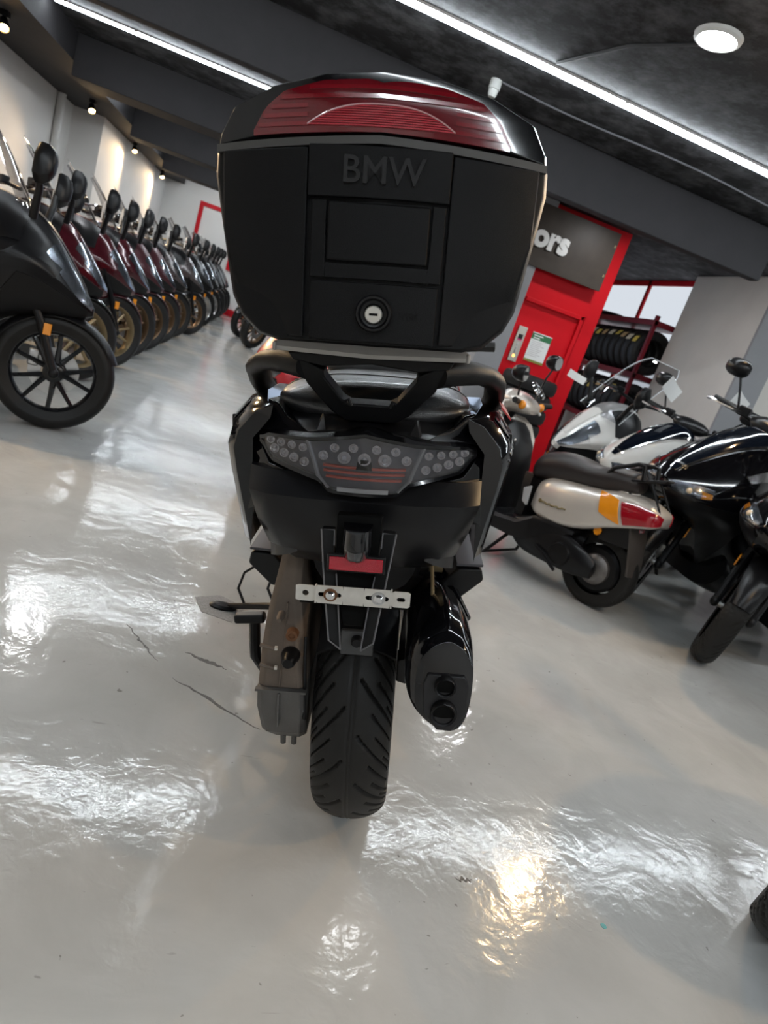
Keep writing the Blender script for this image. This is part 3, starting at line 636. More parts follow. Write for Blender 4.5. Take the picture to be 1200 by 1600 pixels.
# top case
def tc_rings(prof, cz, y_face, y_back):
    pr = [Vector((x, 0, z)) for x, z in prof]; ring = pr+[Vector((-p.x, 0, p.z)) for p in reversed(pr) if p.x > 1e-6]
    R_ = []
    yf = lambda x: y_face+.050*(x/.21)**2
    for k in (.03, .35, .7, .93, .975):
        R_.append([Vector((p.x*k, yf(p.x*k), cz+(p.z-cz)*k)) for p in ring])
    R_.append([Vector((p.x, yf(p.x)+.010, p.z)) for p in ring])
    for (y, k) in ((-.28, 1.01), (-.12, 1.005), (y_back-.02, .98), (y_back, .93)):
        R_.append([Vector((p.x*k, y, cz+(p.z-cz)*k)) for p in ring])
    return MB().rings(R_)
body_prof = [(0, 1.040), (.122, 1.040), (.150, 1.047), (.176, 1.070), (.189, 1.096), (.197, 1.14), (.207, 1.20), (.214, 1.245), (.212, 1.276), (0, 1.290)]
TC = tc_rings(body_prof, 1.165, -.425, .0).build('top_case', case_black, B, smooth=28, bevel=.003)
lid_prof = [(0, 1.292), (.210, 1.279), (.207, 1.292), (.188, 1.322), (.135, 1.343), (.07, 1.355), (0, 1.359)]
tc_rings(lid_prof, 1.318, -.428, .0).build('lid', gloss_black, TC, smooth=30, bevel=.003)
yc = lambda x, z=0: -.425+.050*(x/.21)**2
strip(-.208, .208, lambda x: 1.281-.01*(abs(x)/.2), lambda x: 1.290-.01*(abs(x)/.2), lambda x, z: yc(x)-.006, .02, 30, 1).build('lid_seal', rack_grey if False else mat('grey_black_seal', (.06, .058, .055), .45), TC, smooth=40)
LZ = [(0, 1.3515), (.07, 1.3475), (.118, 1.336), (.142, 1.318), (.158, 1.292)]
lzt = lambda x: curve(LZ, x); lzb = lambda x: 1.2935-.006*(abs(x)/.158)
def ylen(x, z): return yc(x)-.006+max(0, z-1.325)**2*6
LN = strip(-.157, .157, lzb, lambda x: max(lzt(x), lzb(x)+.001), ylen, .02, 50, 6).build('lamp_lens', dkred_lens, TC, smooth=60)
for k in range(5):
    z0 = 1.300+k*.0098
    wmax = max(x for x in [i*.001 for i in range(158)] if lzt(x) > z0+.004)
    for (xa, xb) in (((-wmax, -.088), (.088, wmax)) if k < 3 else ((-wmax, wmax),)):
        if xb-xa > .01: strip(xa, xb, lambda x: z0-.004*abs(x)/.15, lambda x: z0+.0045-.004*abs(x)/.15, lambda x, z: ylen(x, z)-.0022, .004, 24, 1)  .build('lens_rib', mat('mid_red_lens_plastic', (.20, .004, .010), .12, coat=1.), LN, smooth=60)
arc = lambda x: 1.299+.0235*max(0., 1-(abs(x)/.088)**2.6)
for k in range(9):
    z0 = 1.2985+k*.0026
    ws = [i*.001 for i in range(89) if arc(i*.001) > z0+.001]
    if ws: strip(-max(ws), max(ws), lambda x: z0, lambda x: z0+.0017, lambda x, z: ylen(x, z)-.003, .004, 20, 1).build('reflector_rib', red_reflect, LN, smooth=60)
MB().tube([(x, ylen(x, arc(x))-.003, arc(x)) for x in [(-.088+.176*k/40) for k in range(41)]], .0009, 6).build('arc_reflection_line', mat('painted_pink_reflection', (.6, .3, .32), .2, coat=1.), LN)  # pale line painted as a reflection along the arc
# rear panels of the case
fp = lambda x0, x1, z0, z1, d, th=.006, n=10: strip(x0, x1, lambda x: z0, lambda x: z1, lambda x, z: yc(x)-d, th, n, 2)
fp(-.0855, .0885, 1.2195, 1.2785, .007, .008).build('upper_panel', case_black, TC, bevel=.0016)
fp(-.0795, -.0610, 1.1235, 1.2160, .0065, .008).join(fp(.0690, .0855, 1.1235, 1.2160, .0065, .008)).join(fp(-.0610, .0690, 1.1235, 1.1420, .0065, .008)).build('latch_surround', case_black, TC, bevel=.0014, dissolve=True)
fp(-.0585, .0665, 1.1445, 1.2135, .0095, .012).build('latch_handle', case_black, TC, bevel=.0026)
fp(-.0785, .0835, 1.0455, 1.1195, .0065, .008).build('lower_panel', case_black, TC, bevel=.0016)
SPB = [(0, 1.047), (.125, 1.047), (.150, 1.056), (.173, 1.080), (.186, 1.115), (.196, 1.17), (.199, 1.18)]
for s_ in (-1, 1):
    def ysp(x, z):
        lo_ = max(0, 1.128-z)*.40*max(0, (abs(x)-.088)/.10)
        return yc(x)-.0065+lo_
    xin = .0895 if s_ > 0 else .0865
    strip(s_*xin, s_*.199, lambda x: curve(SPB, x), lambda x: 1.2775-.006*(abs(x)/.2), ysp, .022, 14, 10).build('side_panel', case_black, TC, smooth=30, bevel=.0022)
tx = text_mb('BMW', .050, .0026, .0004)
xs = [p.x for p in tx.v]; sx = .098/(max(xs)-min(xs)); zs_ = [p.y for p in tx.v]; sy = .031/(max(zs_)-min(zs_))
tx.xf(Matrix.Translation((.006, yc(0)-.0075, 1.249)) @ Matrix.Rotation(rad(90), 4, 'X') @ Matrix.Diagonal((sx, sy, 1, 1))).build('lettering', mat('emblem_black_plastic', (.009, .009, .010), .30, spec=.35), TC, smooth=0)
LK = MB().lathe([(-.018, .0235), (-.022, .0215), (-.022, .019), (-.016, .0165), (-.015, .0125), (-.004, .0125), (-.002, .0235)], (.005, yc(0), 1.082), 'y', 36, closed=True).build('lock_surround', satin_black, TC)
MB().lathe([(-.0205, .001), (-.0205, .0100), (-.019, .0112), (-.008, .0112)], (.005, yc(0), 1.081), 'y', 28).build('lock_cylinder', mat('lock_silver', (.62, .60, .55), .35, metal=.6), TC)
MB().box((.005, yc(0)-.0207, 1.081), (.0105, .0014, .0030)).build('key_slot', dark_void, TC, smooth=0)
for k in range(7): MB().box((.038+.0035*k, yc(.04)-.0069, 1.083-.003*(k % 2)), (.0022, .0012, .005)).build('embossed_mark', case_black, TC, smooth=0)
# plate holder arms
def arm(s_):
    o_ = [(.0550, .768, -.385), (.044, .690, -.415), (.033, .605, -.425), (.0150, .591, -.425), (.0235, .672, -.415), (.0345, .745, -.39), (.0355, .768, -.385)]
    P = [(s_*a, c_, b_) for a, b_, c_ in o_]
    MB().prism(P, (0, .018, 0)).build('plate_holder_arm', matte_black, B, smooth=0, bevel=.002)
    e = [Vector(p)+Vector((0, -.001, 0)) for p in P]
    MB().tube([e[5], e[6], e[0], e[1], e[2], e[3]], .0014, 5).build('arm_edge', edge_grey, B)
    MB().tube([e[3], e[4], e[4].lerp(e[5], .45)], .0012, 5).build('arm_edge', edge_grey, B)
arm(-1); arm(1)
MB().prism([(-.034, -.375, .79), (.034, -.375, .79), (.030, -.405, .70), (.016, -.405, .62), (-.016, -.405, .62), (-.030, -.405, .70)], (0, .02, 0)).build('plate_holder_spine', dark_void, B, smooth=0, bevel=.003)
MB().box((.001, -.424, .731), (.083, .008, .027)).build('reflector_frame', satin_black, B, smooth=0, bevel=.002)
MB().box((.001, -.4285, .731), (.076, .004, .0205)).build('rear_reflector', red_reflect, B, smooth=0, bevel=.0012)
pl_ = []
for k in range(9):
    a = math.pi*k/8; pl_.append((math.cos(a)*.021, math.sin(a)))
MB().rings([[(x, -.400-h*.045, .786-.004*h) for x, h in pl_], [(x, -.402-h*.046, .770) for x, h in pl_], [(x*1.02, -.405-h*.047, .757) for x, h in pl_], [(x*.98, -.405-h*.043, .743) for x, h in pl_]]).build('plate_lamp', gloss_black, B, smooth=50)
MB().rings([[(x*.92, -.408-h*.046, .757) for x, h in pl_], [(x*.92, -.408-h*.046, .745) for x, h in pl_], [(x*.8, -.406-h*.038, .738) for x, h in pl_]]).build('plate_lamp_lens', smoke if False else mat('dark_lamp_glass', (.03, .03, .032), .08, coat=1.), B, smooth=50)
# metal plate bracket with slots
def ringplate(x0, x1, z0, z1, hole, y, th=.002):
    cx, cz = (x0+x1)/2, (z0+z1)/2; hx, hz = hole; n = 24; O = []; I = []
    for k in range(n):
        a = 2*math.pi*(k+.5)/n; c_, s_ = math.cos(a), math.sin(a)
        q = min((x1-x0)/2/abs(c_) if abs(c_) > 1e-6 else 9, (z1-z0)/2/abs(s_) if abs(s_) > 1e-6 else 9); O.append((cx+c_*q, cz+s_*q))
        ex = max(0, hx-hz); I.append((cx+math.copysign(ex, c_)+c_*hz if abs(c_) > .05 else cx+c_*hx, cz+s_*hz))
    V = [(x, y, z) for x, z in O]+[(x, y, z) for x, z in I]+[(x, y+th, z) for x, z in O]+[(x, y+th, z) for x, z in I]
    F = []
    for k in range(n):
        j = (k+1) % n; F += [(k, j, n+j, n+k), (2*n+k, 3*n+k, 3*n+j, 2*n+j), (k, 2*n+k, 2*n+j, j), (n+k, n+j, 3*n+j, 3*n+k)]
    return MB().add(V, F)
pb = MB(); z0, z1 = .674, .7015
pb.join(ringplate(-.0815, -.0535, z0, z1-.003, (.0045, .0045), -.441)); pb.join(ringplate(.0555, .0815, z0, z1-.003, (.006, .0033), -.441))
pb.join(ringplate(-.0515, -.0135, z0, z1, (.0165, .0036), -.446)); pb.join(ringplate(.0155, .0535, z0, z1, (.0165, .0036), -.446))
pb.box((.001, -.445, (z0+z1)/2), (.029, .002, z1-z0)); pb.box((-.0525, -.443, (z0+z1)/2), (.0022, .007, z1-z0)); pb.box((.0545, -.443, (z0+z1)/2), (.0022, .007, z1-z0))
PB = pb.build('plate_bracket', plate_metal, B, smooth=0)
for x in (-.0315, .0365):
    MB().lathe([(-.4515, .001), (-.4515, .004), (-.449, .0068), (-.446, .0074)], (x, 0, .688), 'y', 12).build('bracket_screw', chrome, PB)
    MB().lathe([(-.4475, .004), (-.4475, .0098), (-.446, .0102)], (x, 0, .688), 'y', 16).build('bracket_washer', rust if x < 0 else steel, PB)
MB().tube([(-.076, -.43, .672), (.077, -.43, .672)], .006, 8).build('plate_backing', dark_void, B)
# muffler
mo = [(.147, .590), (.113, .574), (.092, .545), (.087, .500), (.094, .458), (.124, .430), (.160, .419), (.186, .434), (.199, .478), (.200, .540), (.184, .572), (.170, .583)]
mc = (.146, .503); MR = []
for (y, k, dx, dz, sh) in ((-.345, .80, .006, -.010, 0), (-.342, .84, .006, -.010, 0), (-.325, .93, .002, -.004, 0), (-.285, 1., 0, 0, 0), (-.20, .99, 0, 0, 0), (-.13, .93, -.004, 0, 0), (-.12, .90, -.004, 0, 0), (-.06, .74, -.012, .004, 0), (.0, .52, -.02, .008, 0), (.06, .32, -.03, .0, 0), (.14, .22, -.04, -.02, 0)):
    ring = [(mc[0]+dx+(x-mc[0])*k, y+(z-mc[1])*.28*(1 if y < -.2 else .4), mc[1]+dz+(z-mc[1])*k) for x, z in mo]; MR.append(ring)
mf = Surf(MR, mirror=False).mesh(40, 60).build('muffler', gloss_black, B, smooth=50)
ep = []
for (d, k) in ((-.006, .92), (-.006, 1.), (.02, 1.02)):
    ep.append([(.154+x*k, -.352+d+(z)*.28, .474+z*k) for x, z in ((-.030, .040), (.030, .040), (.037, .025), (.036, -.02), (.014, -.048), (-.010, -.048), (-.034, -.02), (-.036, .025))])
MB().rings(ep).build('muffler_end_plate', mat('muffler_plate_grey', (.018, .018, .02), .35, metal=.4), mf, smooth=30, bevel=.002)
for (x, z, r_) in ((.153, .498, .0165), (.153, .455, .0205)):
    MB().lathe([(.02, r_*.82), (-.010, r_*.85), (-.012, r_), (-.010, r_*1.06), (.01, r_*1.06)], (0, 0, 0), 'y', 26, closed=True).xf(Matrix.Translation((x, -.356+(z-.474)*.28, z))).build('exhaust_tip', dark_metal, mf)
    MB().lathe([(-.0055, .001), (-.0045, r_*.84)], (0, 0, 0), 'y', 20).xf(Matrix.Translation((x, -.356+(z-.474)*.28, z))).build('tip_bore_shade', dark_void, mf)  # black disc painted in for the dark hollow of the pipe
MB().tube([(.127, -.12, .63), (.130, -.15, .60), (.132, -.185, .565), (.124, -.21, .556)], .0035, 6).build('muffler_strap', gold_rim, B)
MB().lathe([(-.012, .028), (-.012, .020), (.014, .020), (.014, .028)], (0, 0, 0), 'x', 20, closed=True).xf(Matrix.Translation((.137, -.08, .625))).build('hanger_bush', gold_rim, B)
MB().tube([(.095, -.06, .60), (.135, -.06, .60)], .022, 12).build('hanger_boss', dark_metal, B)
MB().tube([(.150, -.02, .575), (.178, -.06, .545), (.205, -.12, .515)], [.012, .013, .009], 8).build('heat_shield', gloss_black, B)
MB().prism([(.085, -.05, .50), (.098, -.05, .52), (.098, -.05, .36), (.085, -.05, .34), (.08, -.05, .40)], (0, .03, 0)).build('muffler_bracket', dark_metal, B, smooth=0, bevel=.002)
MB().tube([(.098, -.16, .505), (.096, -.18, .40)], .004, 6).build('muffler_stay', steel, B)
MB().prism([(.078, -.1, .40), (.105, -.1, .41), (.125, -.1, .385), (.098, -.1, .345), (.078, -.1, .35)], (0, .05, 0)).build('lower_bracket', satin_black, B, smooth=0, bevel=.003)
# passenger foot boards
for s_ in (-1, 1):
    P = [(s_*.185, -.06, .600), (s_*.232, -.06, .602), (s_*.238, -.06, .575), (s_*.190, -.06, .528), (s_*.165, -.06, .528), (s_*.150, -.06, .56)]
    MB().prism(P, (0, .30, 0)).build('footboard', satin_black, B, smooth=0, bevel=.006)
    MB().prism([(s_*.18, -.062, .604), (s_*.234, -.062, .606), (s_*.24, .22, .606), (s_*.18, .22, .606)], (0, 0, .006)).build('footboard_mat', mat('grey_rubber_mat', (.06, .06, .07), .5), B, smooth=0, bevel=.002)
# centre stand lever and side stand
MB().tube([(-.214, -.10, .470), (-.213, -.10, .42), (-.211, -.10, .385), (-.198, -.09, .355), (-.165, -.07, .338)], .0115, 10).build('stand_lever', dark_metal, B)
MB().box((-.222, -.105, .474), (.062, .026, .020), Matrix.Rotation(rad(-6), 3, 'Y')).build('lever_pedal', dark_metal, B, smooth=0, bevel=.006)
inv = BM.inverted()
foot = inv @ Vector((.145, 1.985, .012)); piv = Vector((-.12, .42, .26))
MB().tube([piv, piv.lerp(foot, .6)+Vector((0, 0, .004)), foot], [.016, .012, .010], 8).build('side_stand', dark_metal, B)
ft = MB()
for k in range(2): ft.lathe([(-.006, .028), (-.006, .040), (0, .042), (.006, .036), (.006, .03)][:5], (0, 0, 0), 'z', 16)
Wf = Matrix.Translation((.125, 1.985, .0075)) @ Matrix.Diagonal((1.1, .55, 1, 1)); ft = MB().lathe([(-.0075, .001), (-.0075, .040), (0, .042), (.0075, .03), (.0075, .001)], (0, 0, 0), 'z', 18).xf(inv @ Wf); ft.build('stand_foot', dark_metal, B)
f2 = foot.lerp(piv, .18); f3 = foot.lerp(piv, .5)
for (a, q) in ((f2, 0), (f3, .0)):
    MB().tube([a, a+Vector((-.03, .03, .05)), a+Vector((-.02, .07, .09)), a+Vector((.05, .10, .135))], .0045, 7).build('stand_hook', dark_metal, B)
# front of the scooter (hidden from here)
Surf([sec(.55, .62, .20, .2), sec(.75, .75, .19, .25), sec(.95, .95, .25, .27), sec(1.15, 1.05, .42, .26), sec(1.35, 1.0, .52, .2), sec(1.55, .86, .60, .11), sec(1.66, .72, .64, .03)]).mesh(20, 32).build('front_fairing', gloss_black, B, smooth=60)
Surf([sec(.30, .66, .24, .2), sec(.5, .60, .18, .22), sec(.8, .55, .18, .22)]).mesh(8, 24).build('footwell', satin_black, B, smooth=60)
tyre_mb(.285, .12).xf(Matrix.Translation((0, 1.56, .285))).build('front_tyre', rubber, B)
rim_mb(.19, .09).xf(Matrix.Translation((0, 1.56, .285))).build('front_rim', black_rim, B)
for s_ in (-1, 1): MB().tube([(s_*.09, 1.56, .285), (s_*.09, 1.36, .75)], .022, 10).build('fork_leg', dark_metal, B)
MB().tube([(-.34, 1.0, 1.02), (-.18, 1.06, 1.0), (.18, 1.06, 1.0), (.34, 1.0, 1.02)], .013, 8).build('handlebar', dark_metal, B)
for s_ in (-1, 1): MB().tube([(s_*.22, 1.003, 1.015), (s_*.34, .998, 1.02)], .017, 10).build('grip', rubber, B)
# pad under the side stand
pd = MB().prism([(.06, 1.93, .0), (.16, 1.90, .0), (.20, 2.02, .0), (.11, 2.07, .0), (.03, 2.02, 0)], (0, 0, .0012)).build('stand_pad', mat('scuffed_grey_pad', (.30, .30, .30), .8, var=.5, vscale=160, bump=.5, spec=.2), None, smooth=0)
tag(pd, 'scuffed grey pad on the floor under the side stand foot', 'pad')

# ------------------------------------------------------------------ parked scooters
def fender_mb(R, w, a0, a1, y0, z0, n=14, gap=.018):
    rings_ = []
    for k in range(n+1):
        a = rad(lerp(a0, a1, k/n)); tap = .55+.45*math.sin(math.pi*min(1, max(.0, k/n*1.0+.08)))
        row = []; back = []
        for j in range(7):
            q = -1+j/3.; rr_ = R+gap-.030*q*q
            row.append((q*w/2*tap, y0+rr_*math.cos(a), z0+rr_*math.sin(a))); back.append((q*w/2*tap*.96, y0+(rr_-.006)*math.cos(a), z0+(rr_-.006)*math.sin(a)))
        rings_.append(row+back[::-1])
    return MB().rings(rings_)
def front_end(t, R, W, rimmat, st, fend, tread=False, discs=True, fork_top=(-.22, .74)):
    """front wheel, fork and mudguard; turned by the steering angle st"""
    c = (0, 0, R)
    put((tread_tyre(R, W, 260, 34, .005, .11) if tread else tyre_mb(R, W, 44, .70)), c, st).build('front_tyre', rubber, t, smooth=50)
    put(rim_mb(R*.74, W*.7), c, st).build('front_rim', rimmat, t)
    put(MB().lathe([(-.002, .06), (-.002, .118), (.002, .118), (.002, .06)], n=32, closed=True), (-W*.42, 0, R), st).build('brake_disc', steel, t)
    put(MB().box((0, 0, 0), (.035, .05, .08)), (-W*.46, -.10, R+.045), st).build('brake_caliper', gold_rim if rimmat is not black_rim else steel, t, smooth=0, bevel=.008)
    for s_ in (-1, 1):
        mb = MB().tube([(s_*.082, .0, R), (s_*.082, -.10, R+.24), (s_*.082, fork_top[0], fork_top[1])], [.020, .019, .015], 10); mb.ball((s_*.082, .0, R), (.022, .026, .026))
        put(mb, (0, 0, 0), st).build('fork_leg', dark_metal, t)
        put(MB().box((s_*.106, -.060, R+.20), (.008, .035, .055)), (0, 0, 0), st).build('side_reflector', amber, t, smooth=0, bevel=.003)
    put(fender_mb(R, W*1.25, 22, 158, 0, R), (0, 0, 0), st).build('front_fender', fend, t, smooth=60)
    put(MB().lathe([(-W*.62, .001), (-W*.62, .016), (W*.62, .016), (W*.62, .001)], n=14), c, st).build('axle', steel, t)
def rear_end(t, R, W, yb, rimmat):
    tyre_mb(R, W, 36).xf(Matrix.Translation((0, yb, R))).build('rear_tyre', rubber, t)
    rim_mb(R*.66, W*.7).xf(Matrix.Translation((0, yb, R))).build('rear_rim', rimmat, t)
    Surf([[(-.14, yb-.12, R), (-.12, yb-.12, R+.06), (-.10, yb-.12, R), (-.12, yb-.12, R-.05)], [(-.17, yb, R), (-.13, yb, R+.11), (-.09, yb, R), (-.13, yb, R-.10)], [(-.17, yb+.3, R), (-.13, yb+.3, R+.10), (-.09, yb+.3, R), (-.13, yb+.3, R-.10)], [(-.16, yb+.55, R), (-.12, yb+.55, R+.12), (-.06, yb+.55, R), (-.12, yb+.55, R-.08)]], mirror=False).mesh(8, 16).build('engine_case', dark_metal, t)
    MB().tube([(.13, yb+.45, .28), (.15, yb+.25, .27), (.165, yb+.10, .30), (.17, yb-.25, .38)], [.03, .04, .062, .058], 14).build('muffler', dark_metal, t)
    MB().tube([(-.13, yb+.75, .24), (-.24, yb+.70, .03)], .011, 8).build('side_stand', dark_metal, t)
def mirror(t, s_, base, head, size, matl=satin_black, fin=False, glass=(-.25, -.95, .05)):
    b_, h = Vector((s_*base[0], base[1], base[2])), Vector((s_*head[0], head[1], head[2]))
    mb = MB().tube([b_, b_.lerp(h, .5)+Vector((0, .01, .015)), h], [.020, .017, .014] if fin else [.006, .006, .006], 8)
    R_ = []; ns_, off_, pw_ = (7, .25, 1.) if fin else (18, 0, .75)
    n = Vector((glass[0]*s_, glass[1], glass[2])).normalized(); sx = n.cross(Vector((0, 0, 1))).normalized(); uz = sx.cross(n).normalized()
    for k, (d, q) in enumerate(((.012, .90), (.0, 1.0), (-.03, .97), (-.055, .72), (-.068, .35))):
        R_.append([h+n*d+sx*size[0]*q*math.copysign(abs(math.cos(2*math.pi*(j+off_)/ns_))**pw_, math.cos(2*math.pi*(j+off_)/ns_))+uz*size[1]*q*math.copysign(abs(math.sin(2*math.pi*(j+off_)/ns_))**pw_, math.sin(2*math.pi*(j+off_)/ns_)) for j in range(ns_)])
    mo_ = mb.rings(R_).build('mirror', matl, t, smooth=45, bevel=.006 if fin else 0)
    MB().rings([[p+n*(.0125-k*.003-.0) for p in [h+sx*size[0]*.84*math.cos(2*math.pi*(j+off_)/ns_)+uz*size[1]*.84*math.sin(2*math.pi*(j+off_)/ns_) for j in range(ns_)]] for k in (0, 1)]).build('mirror_glass', mirror_m, mo_, smooth=0)
def bars(t, y, z, st, w=.34, lever=chrome):
    M_ = Matrix.Translation((0, y, z)) @ Matrix.Rotation(st, 4, 'Z')
    MB().tube([(-w, -.05, .02), (-w*.5, -.01, .01), (0, 0, -.02), (w*.5, -.01, .01), (w, -.05, .02)], .012, 8).xf(M_).build('handlebar', dark_metal, t)
    for s_ in (-1, 1):
        MB().tube([(s_*(w-.13), -.037, .0165), (s_*w, -.05, .02)], .018, 10).xf(M_).build('grip', rubber, t)
        MB().tube([(s_*(w-.16), -.0, .012), (s_*(w-.13), .035, .012), (s_*(w-.03), .030, .012), (s_*(w+.015), .014, .012)], [.009, .008, .007, .009], 7).xf(M_).build('brake_lever', lever, t)
        MB().box((s_*(w-.17), -.02, .022), (.06, .05, .05)).xf(M_).build('switch_box', satin_black, t, smooth=0, bevel=.008)

def seca(y, zt, zb, w):
    h = zt-zb
    return [(0, y, zt), (w*.28, y, zt-.02*h), (w*.60, y, zt-.15*h), (w, y, zt-.47*h), (w*.94, y, zt-.62*h), (w*.58, y, zb+.06*h), (w*.25, y, zb), (0, y, zb)]
def make_maxi(paint, rimmat, st, fend, lean_body=satin_black):
    """large sports scooter, origin at the front wheel contact, y forward"""
    t = empty('parked_scooter', Matrix.Identity(4))
    front_end(t, .285, .115, rimmat, st, fend)
    FS = Surf([seca(.125, .640, .600, .02), seca(.07, .725, .575, .085), seca(-.03, .86, .555, .155), seca(-.13, .965, .535, .205), seca(-.25, 1.03, .49, .235), seca(-.40, 1.05, .36, .25), seca(-.52, 1.0, .25, .24)], linear_t=True)
    FS.mesh(28, 56).build('front_fairing', paint, t, smooth=28)
    for c in ([(.03, .15), (.40, .10), (.46, .175), (.06, .24)],):
        for cc in (c, mir(c)):
            FS.patch(cc, 10, 4, .003, .012).build('headlamp', reflector_chrome, t, smooth=50); FS.patch(cc, 10, 4, .007, .003).build('headlamp_lens', clear, t, smooth=50)
    for c, mm in (([(.10, .285), (.60, .285), (.95, .46), (.12, .46)], matte_black), ([(.58, .085), (.98, .085), (.98, .20), (.62, .19)], satin_black), ([(.34, .175), (.62, .195), (.82, .275), (.40, .26)], paint), ([(.66, .22), (.99, .22), (.99, .285), (.84, .28)], paint)):
        for cc in (c, mir(c)): FS.patch(cc, 12, 5, .005, .010).build('fairing_accent' if mm is paint else 'fairing_panel', mm, t, smooth=40)
    FS.patch([(.16, -.05), (.62, -.075), (.62, .075), (.16, .05)], 10, 8, .004, .008).build('nose_panel', paint, t, smooth=40)
    # windscreen
    rows = []
    for k in range(11):
        v = k/10; w = lerp(.21, .13, v*v); y, z = lerp(-.20, -.46, v), lerp(.99, 1.36, v)+.03*math.sin(v*3)
        rows.append([(x*w, y-.22*(x*w)**2*4, z) for x in [(-1+j/6) for j in range(13)]]+[(x*w, y-.22*(x*w)**2*4-.004, z+.001) for x in [(1-j/6) for j in range(13)]])
    MB().rings(rows).build('windscreen', screen_m, t, smooth=60)
    for s_ in (-1, 1): mirror(t, s_, (.17, -.18, .95), (.29, -.17, 1.17), (.050, .090), satin_black, True)
    bars(t, -.46, 1.10, st, .33)
    Surf([sec(-.40, .48, .20, .235), sec(-.6, .36, .17, .255), sec(-.9, .36, .17, .255), sec(-1.1, .46, .22, .24)]).mesh(10, 24).build('floorboard', satin_black, t, smooth=60)
    Surf([sec(-.42, .70, .30, .09), sec(-.6, .60, .30, .095), sec(-.85, .60, .30, .11)]).mesh(8, 20).build('centre_tunnel', satin_black, t, smooth=60)
    TS = Surf([sec(-.72, .62, .40, .16), sec(-.95, .67, .38, .225), sec(-1.3, .72, .44, .235), sec(-1.65, .80, .58, .19), sec(-1.88, .84, .70, .12), sec(-2.0, .84, .76, .04)])
    TS.mesh(20, 32).build('tail_body', paint, t, smooth=60)
    for c in ([(.80, .10), (.97, .05), (.97, .42), (.80, .36)],):
        for cc in (c, mir(c)): TS.patch(cc, 6, 5, .003, .008).build('tail_lamp', red_lens, t, smooth=50)
    Surf([sec(-.70, .70, .62, .06), sec(-.82, .77, .62, .135), sec(-1.05, .79, .62, .165), sec(-1.27, .80, .64, .165), sec(-1.36, .87, .66, .16), sec(-1.6, .90, .70, .15), sec(-1.85, .89, .76, .08)]).mesh(24, 28).build('seat', seat_m, t, smooth=60)
    rear_end(t, .28, .14, -1.50, rimmat)
    return t
def secp(y, zt, zb, w):
    h = zt-zb
    return [(0, y, zt), (w*.34, y, zt-.04*h), (w*.72, y, zt-.26*h), (w, y, zt-.55*h), (w*.90, y, zb+.22*h), (w*.45, y, zb), (0, y, zb)]
